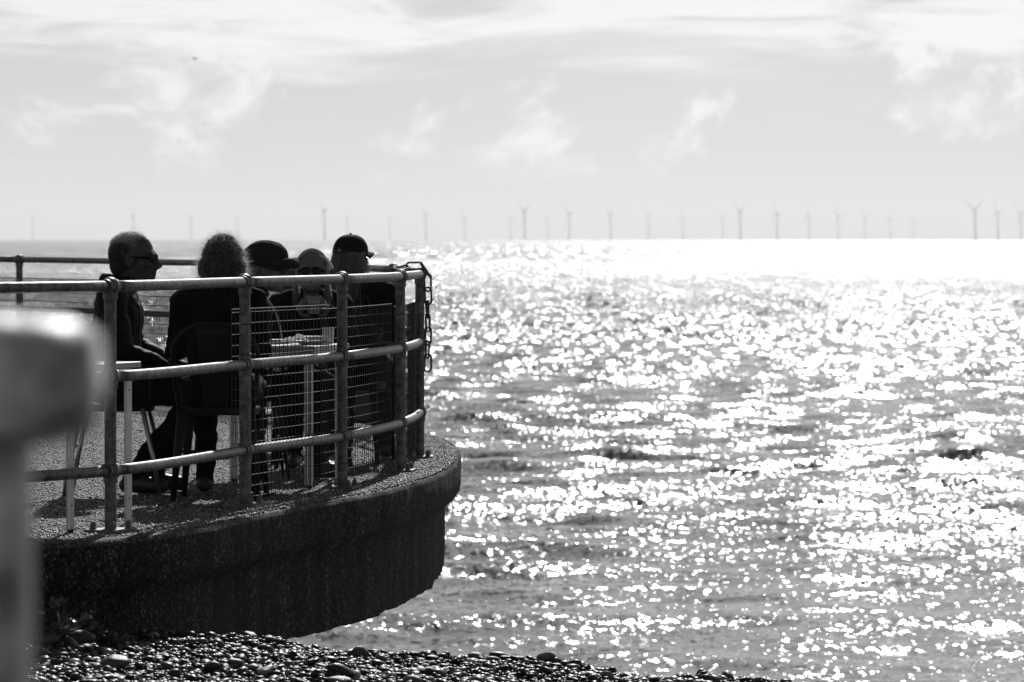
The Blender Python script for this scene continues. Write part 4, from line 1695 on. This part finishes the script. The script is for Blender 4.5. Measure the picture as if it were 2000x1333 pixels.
# ------------------------------------------------------------------ FOREGROUND timber
def timber():
    root = empty('timber_post', (-0.35, 2.8, -0.4))
    tag(root, 'blurred weathered timber post with crossbeam close to the camera', 'timber post')
    V, F = [], []
    n, k = 26, 16
    for i in range(n):
        z = i / (n - 1) * 1.565
        for j in range(k):
            a = 2 * math.pi * j / k
            c, s_ = math.cos(a), math.sin(a)
            q = (abs(c) ** 2.6 + abs(s_) ** 2.6) ** (-1 / 2.6)
            w = 1 + .05 * mnoise.noise((c * 2, s_ * 2, z * 3)) + .03 * mnoise.noise((c * 7, s_ * 7, z * 1.5))
            V.append((.060 * q * c * w, .055 * q * s_ * w, z))
    for i in range(n - 1):
        for j in range(k):
            a, b = i * k + j, i * k + (j + 1) % k
            F.append((a, b, b + k, a + k))
    F.append(tuple((n - 1) * k + j for j in range(k)))
    MB().add(V, F).build('post', 'wood', root)
    V, F = [], []
    n = 34
    for i in range(n):
        x = -0.42 + i / (n - 1) * 0.516
        end = 1 - .22 * max(0, (i - n + 4) / 3.0) ** 2
        for j in range(k):
            a = 2 * math.pi * j / k
            c, s_ = math.cos(a), math.sin(a)
            q = (abs(c) ** 2.6 + abs(s_) ** 2.6) ** (-1 / 2.6)
            w = (1 + .07 * mnoise.noise((x * 14, c * 2, s_ * 2)) + .05 * mnoise.noise((x * 40, c * 5, s_ * 5))) * end
            V.append((x + .008 * mnoise.noise((c * 5, s_ * 5, 2.2)), .075 * q * c * w, 1.584 + .041 * q * s_ * w - .10 * max(0, -x - .05) * .35))
    for i in range(n - 1):
        for j in range(k):
            a, b = i * k + j, i * k + (j + 1) % k
            F.append((a, a + k, b + k, b))
    F.append(tuple(j for j in range(k)))
    F.append(tuple((n - 1) * k + j for j in reversed(range(k))))
    MB().add(V, F).build('crossbeam', 'wood', root)


timber()


# ------------------------------------------------------------------ beach plants by the wall
def plant(loc, n, spread, hgt, label, seed):
    rr = random.Random(seed)
    root = empty('beach_plant', loc)
    tag(root, label, 'plant', 'plants at the foot of the terrace wall')
    st, lf = MB(), MB()
    for i in range(n):
        a = rr.uniform(0, 6.28)
        rad = rr.uniform(.1, 1) * spread
        h = hgt * rr.uniform(.35, 1) * (1.15 - rad / spread * .7)
        tip = Vector((rad * math.cos(a), rad * math.sin(a) * .6, h))
        mid = tip * .55 + Vector((0, 0, h * .25))
        pts = catmull([(0, 0, -.03), mid, tip], 4)
        st.tube(pts, .0022, 4)
        for q in range(4):
            t = rr.uniform(.35, 1.0)
            p = pts[min(int(t * (len(pts) - 1)), len(pts) - 1)]
            L, W = rr.uniform(.03, .065), rr.uniform(.010, .020)
            d = Vector((rr.gauss(0, 1), rr.gauss(0, 1), rr.uniform(-.3, 1.0))).normalized()
            sd = d.cross(Vector((rr.gauss(0, 1), rr.gauss(0, 1), rr.gauss(0, 1)))).normalized()
            up = sd.cross(d)
            lf.add([p, p + d * L * .4 + sd * W, p + d * L * .45 + up * .006, p + d * L * .4 - sd * W, p + d * L * .8 + sd * W * .6 - up * .004, p + d * L * .8 - sd * W * .6 - up * .004, p + d * L - up * .01],
                   [(0, 1, 2), (0, 2, 3), (1, 4, 2), (2, 5, 3), (4, 6, 2), (2, 6, 5)])
    st.build('stems', 'stem', root)
    lf.build('leaves', 'leaf', root)


for (px, y, n, sp, hg, lab, sd) in ((112, 18.75, 26, .16, .20, 'leafy plant clump tallest against the wall beside the blurred post', 3),
                                    (165, 18.95, 22, .15, .12, 'low leafy plant spreading along the wall foot', 4),
                                    (70, 18.6, 20, .14, .16, 'leafy plant partly behind the blurred post', 6),
                                    (205, 19.05, 12, .10, .055, 'last sprig of trailing plant where the wall meets shingle', 8)):
    x = (px - 1000) / FPX * y
    plant((x, y, float(beach_z(x, y))), n, sp, hg, lab, sd)


# ------------------------------------------------------------------ WIND TURBINES, far offshore
TURB = [(65, 426), (261, 422), (374, 427), (465, 428), (634, 413), (679, 428), (762, 430), (832, 422), (908, 425), (997, 428), (1025, 414), (1070, 431), (1112, 418), (1193, 421),
        (1267, 425), (1334, 427), (1412, 430), (1446, 415), (1518, 418), (1580, 422), (1637, 424), (1690, 427), (1739, 429), (1784, 431), (1905, 412), (1949, 416), (1994, 419)]
ORD = ['first', 'second', 'third', 'fourth', 'fifth', 'sixth', 'seventh', 'eighth', 'ninth', 'tenth', 'eleventh', 'twelfth', 'thirteenth', 'fourteenth', 'fifteenth', 'sixteenth', 'seventeenth', 'eighteenth',
       'nineteenth', 'twentieth', 'twenty-first', 'twenty-second', 'twenty-third', 'twenty-fourth', 'twenty-fifth', 'twenty-sixth', 'twenty-seventh']


def build_turbines():
    hub = 80.0
    tower = MB().tube([(0, 0, 16), (0, 0, 45), (0, 0, hub)], [2.7, 2.4, 1.9], 14).mesh('tower')
    base = MB().tube([(0, 0, -4), (0, 0, 17)], 3.2, 14)
    base.tube([(0, 0, 16.4), (0, 0, 17.4)], 4.6, 14)
    base = base.mesh('foundation')
    nac = MB().box((-1.5, 0, hub + 1.2), (11, 4.2, 4.2))
    nac.ellipsoid((5.2, 0, hub + 1.2), (2.6, 2.2, 2.2), None, 12, 8)
    nac = nac.mesh('nacelle')
    bl = MB()
    sec = [(0, 1.3, 1.3), (4, 1.4, 1.1), (11, 2.3, .7), (25, 1.7, .45), (42, 1.0, .28), (54, .45, .15), (56, .1, .08)]
    for r, w, t in sec:
        for k in range(8):
            a = 2 * math.pi * k / 8
            bl.v.append((t * math.cos(a), w * math.sin(a) - .3 * w, r))
    for i in range(len(sec) - 1):
        for k in range(8):
            a, b = i * 8 + k, i * 8 + (k + 1) % 8
            bl.f.append((a, b, b + 8, a + 8))
    bl = bl.mesh('blade')
    for me, mt in ((tower, 'turbine'), (base, 'turbine_base'), (nac, 'turbine'), (bl, 'turbine')):
        me.materials.append(M[mt])
        me.polygons.foreach_set('use_smooth', np.ones(len(me.polygons), dtype=bool))
    rr = random.Random(4)
    for i, (px, hy) in enumerate(TURB):
        y = (hub - (EYE - SEA)) * FPX / (466.0 - hy)
        x = (px - 1000) / FPX * y
        root = empty('wind_turbine', (x, y, SEA), math.radians(200 + rr.uniform(-6, 6)))
        tag(root, '%s offshore wind turbine from the left along the horizon' % ORD[i], 'wind turbine', 'offshore wind turbines on the horizon')
        def part(name, me, loc=(0, 0, 0), rot=(0, 0, 0)):
            o = bpy.data.objects.new(name, me)
            COL.objects.link(o)
            o.location = loc; o.rotation_euler = rot; o.parent = root
        part('tower', tower); part('foundation', base); part('nacelle', nac)
        ph = rr.choice((0.35, 0.5, 1.0, 0.1, 0.7)) + rr.uniform(-.2, .2)
        for k in range(3):
            part('blade', bl, (6.0, 0, hub + 1.2), (ph + k * 2 * math.pi / 3, 0, 0))


build_turbines()


# ------------------------------------------------------------------ a gull far off
def gull():
    y = 560.0
    c = P(381, 115, y)
    root = empty('gull', c, 2.6)
    tag(root, 'tiny gull gliding high above the man in sunglasses', 'bird')
    MB().ellipsoid((0, 0, 0), (.24, .07, .075), None, 14, 8).ellipsoid((.22, 0, .03), (.075, .05, .05), None, 10, 6).build('body', 'gull', root)
    for sy in (-1, 1):
        V = []
        for t in (0, .25, .5, .75, 1.0):
            yy = sy * (.04 + .62 * t); zz = .06 + .12 * math.sin(t * 2.4) - .22 * t * t
            ch = .10 * (1 - .75 * t)
            V += [(.06 - .06 * t, yy, zz), (.06 - .06 * t - 2 * ch, yy, zz - .004)]
        w = MB().add(V, [(2 * i, 2 * i + 1, 2 * i + 3, 2 * i + 2) for i in range(4)]).build('wing', 'gull', root)
        w.modifiers.new('thick', 'SOLIDIFY').thickness = .012


gull()


# ------------------------------------------------------------------ HAZE: even sea air round the whole scene
def haze():
    mb = MB().box((0, 15000.0, 95.0), (110000.0, 31400.0, 202.0))
    m = bpy.data.materials.new('sea_haze')
    m.use_nodes = True
    n, l = m.node_tree.nodes, m.node_tree.links
    n.remove(n['Principled BSDF'])
    v = n.new('ShaderNodeVolumePrincipled')
    v.inputs['Color'].default_value = (.97, .97, .97, 1)
    v.inputs['Density'].default_value = 8.0e-5
    v.inputs['Anisotropy'].default_value = 0.42
    l.new(v.outputs[0], n['Material Output'].inputs['Volume'])
    o = mb.build('haze', m, smooth=False)
    tag(o, 'thin even sea haze over the whole bay', 'haze', kind='stuff')


haze()
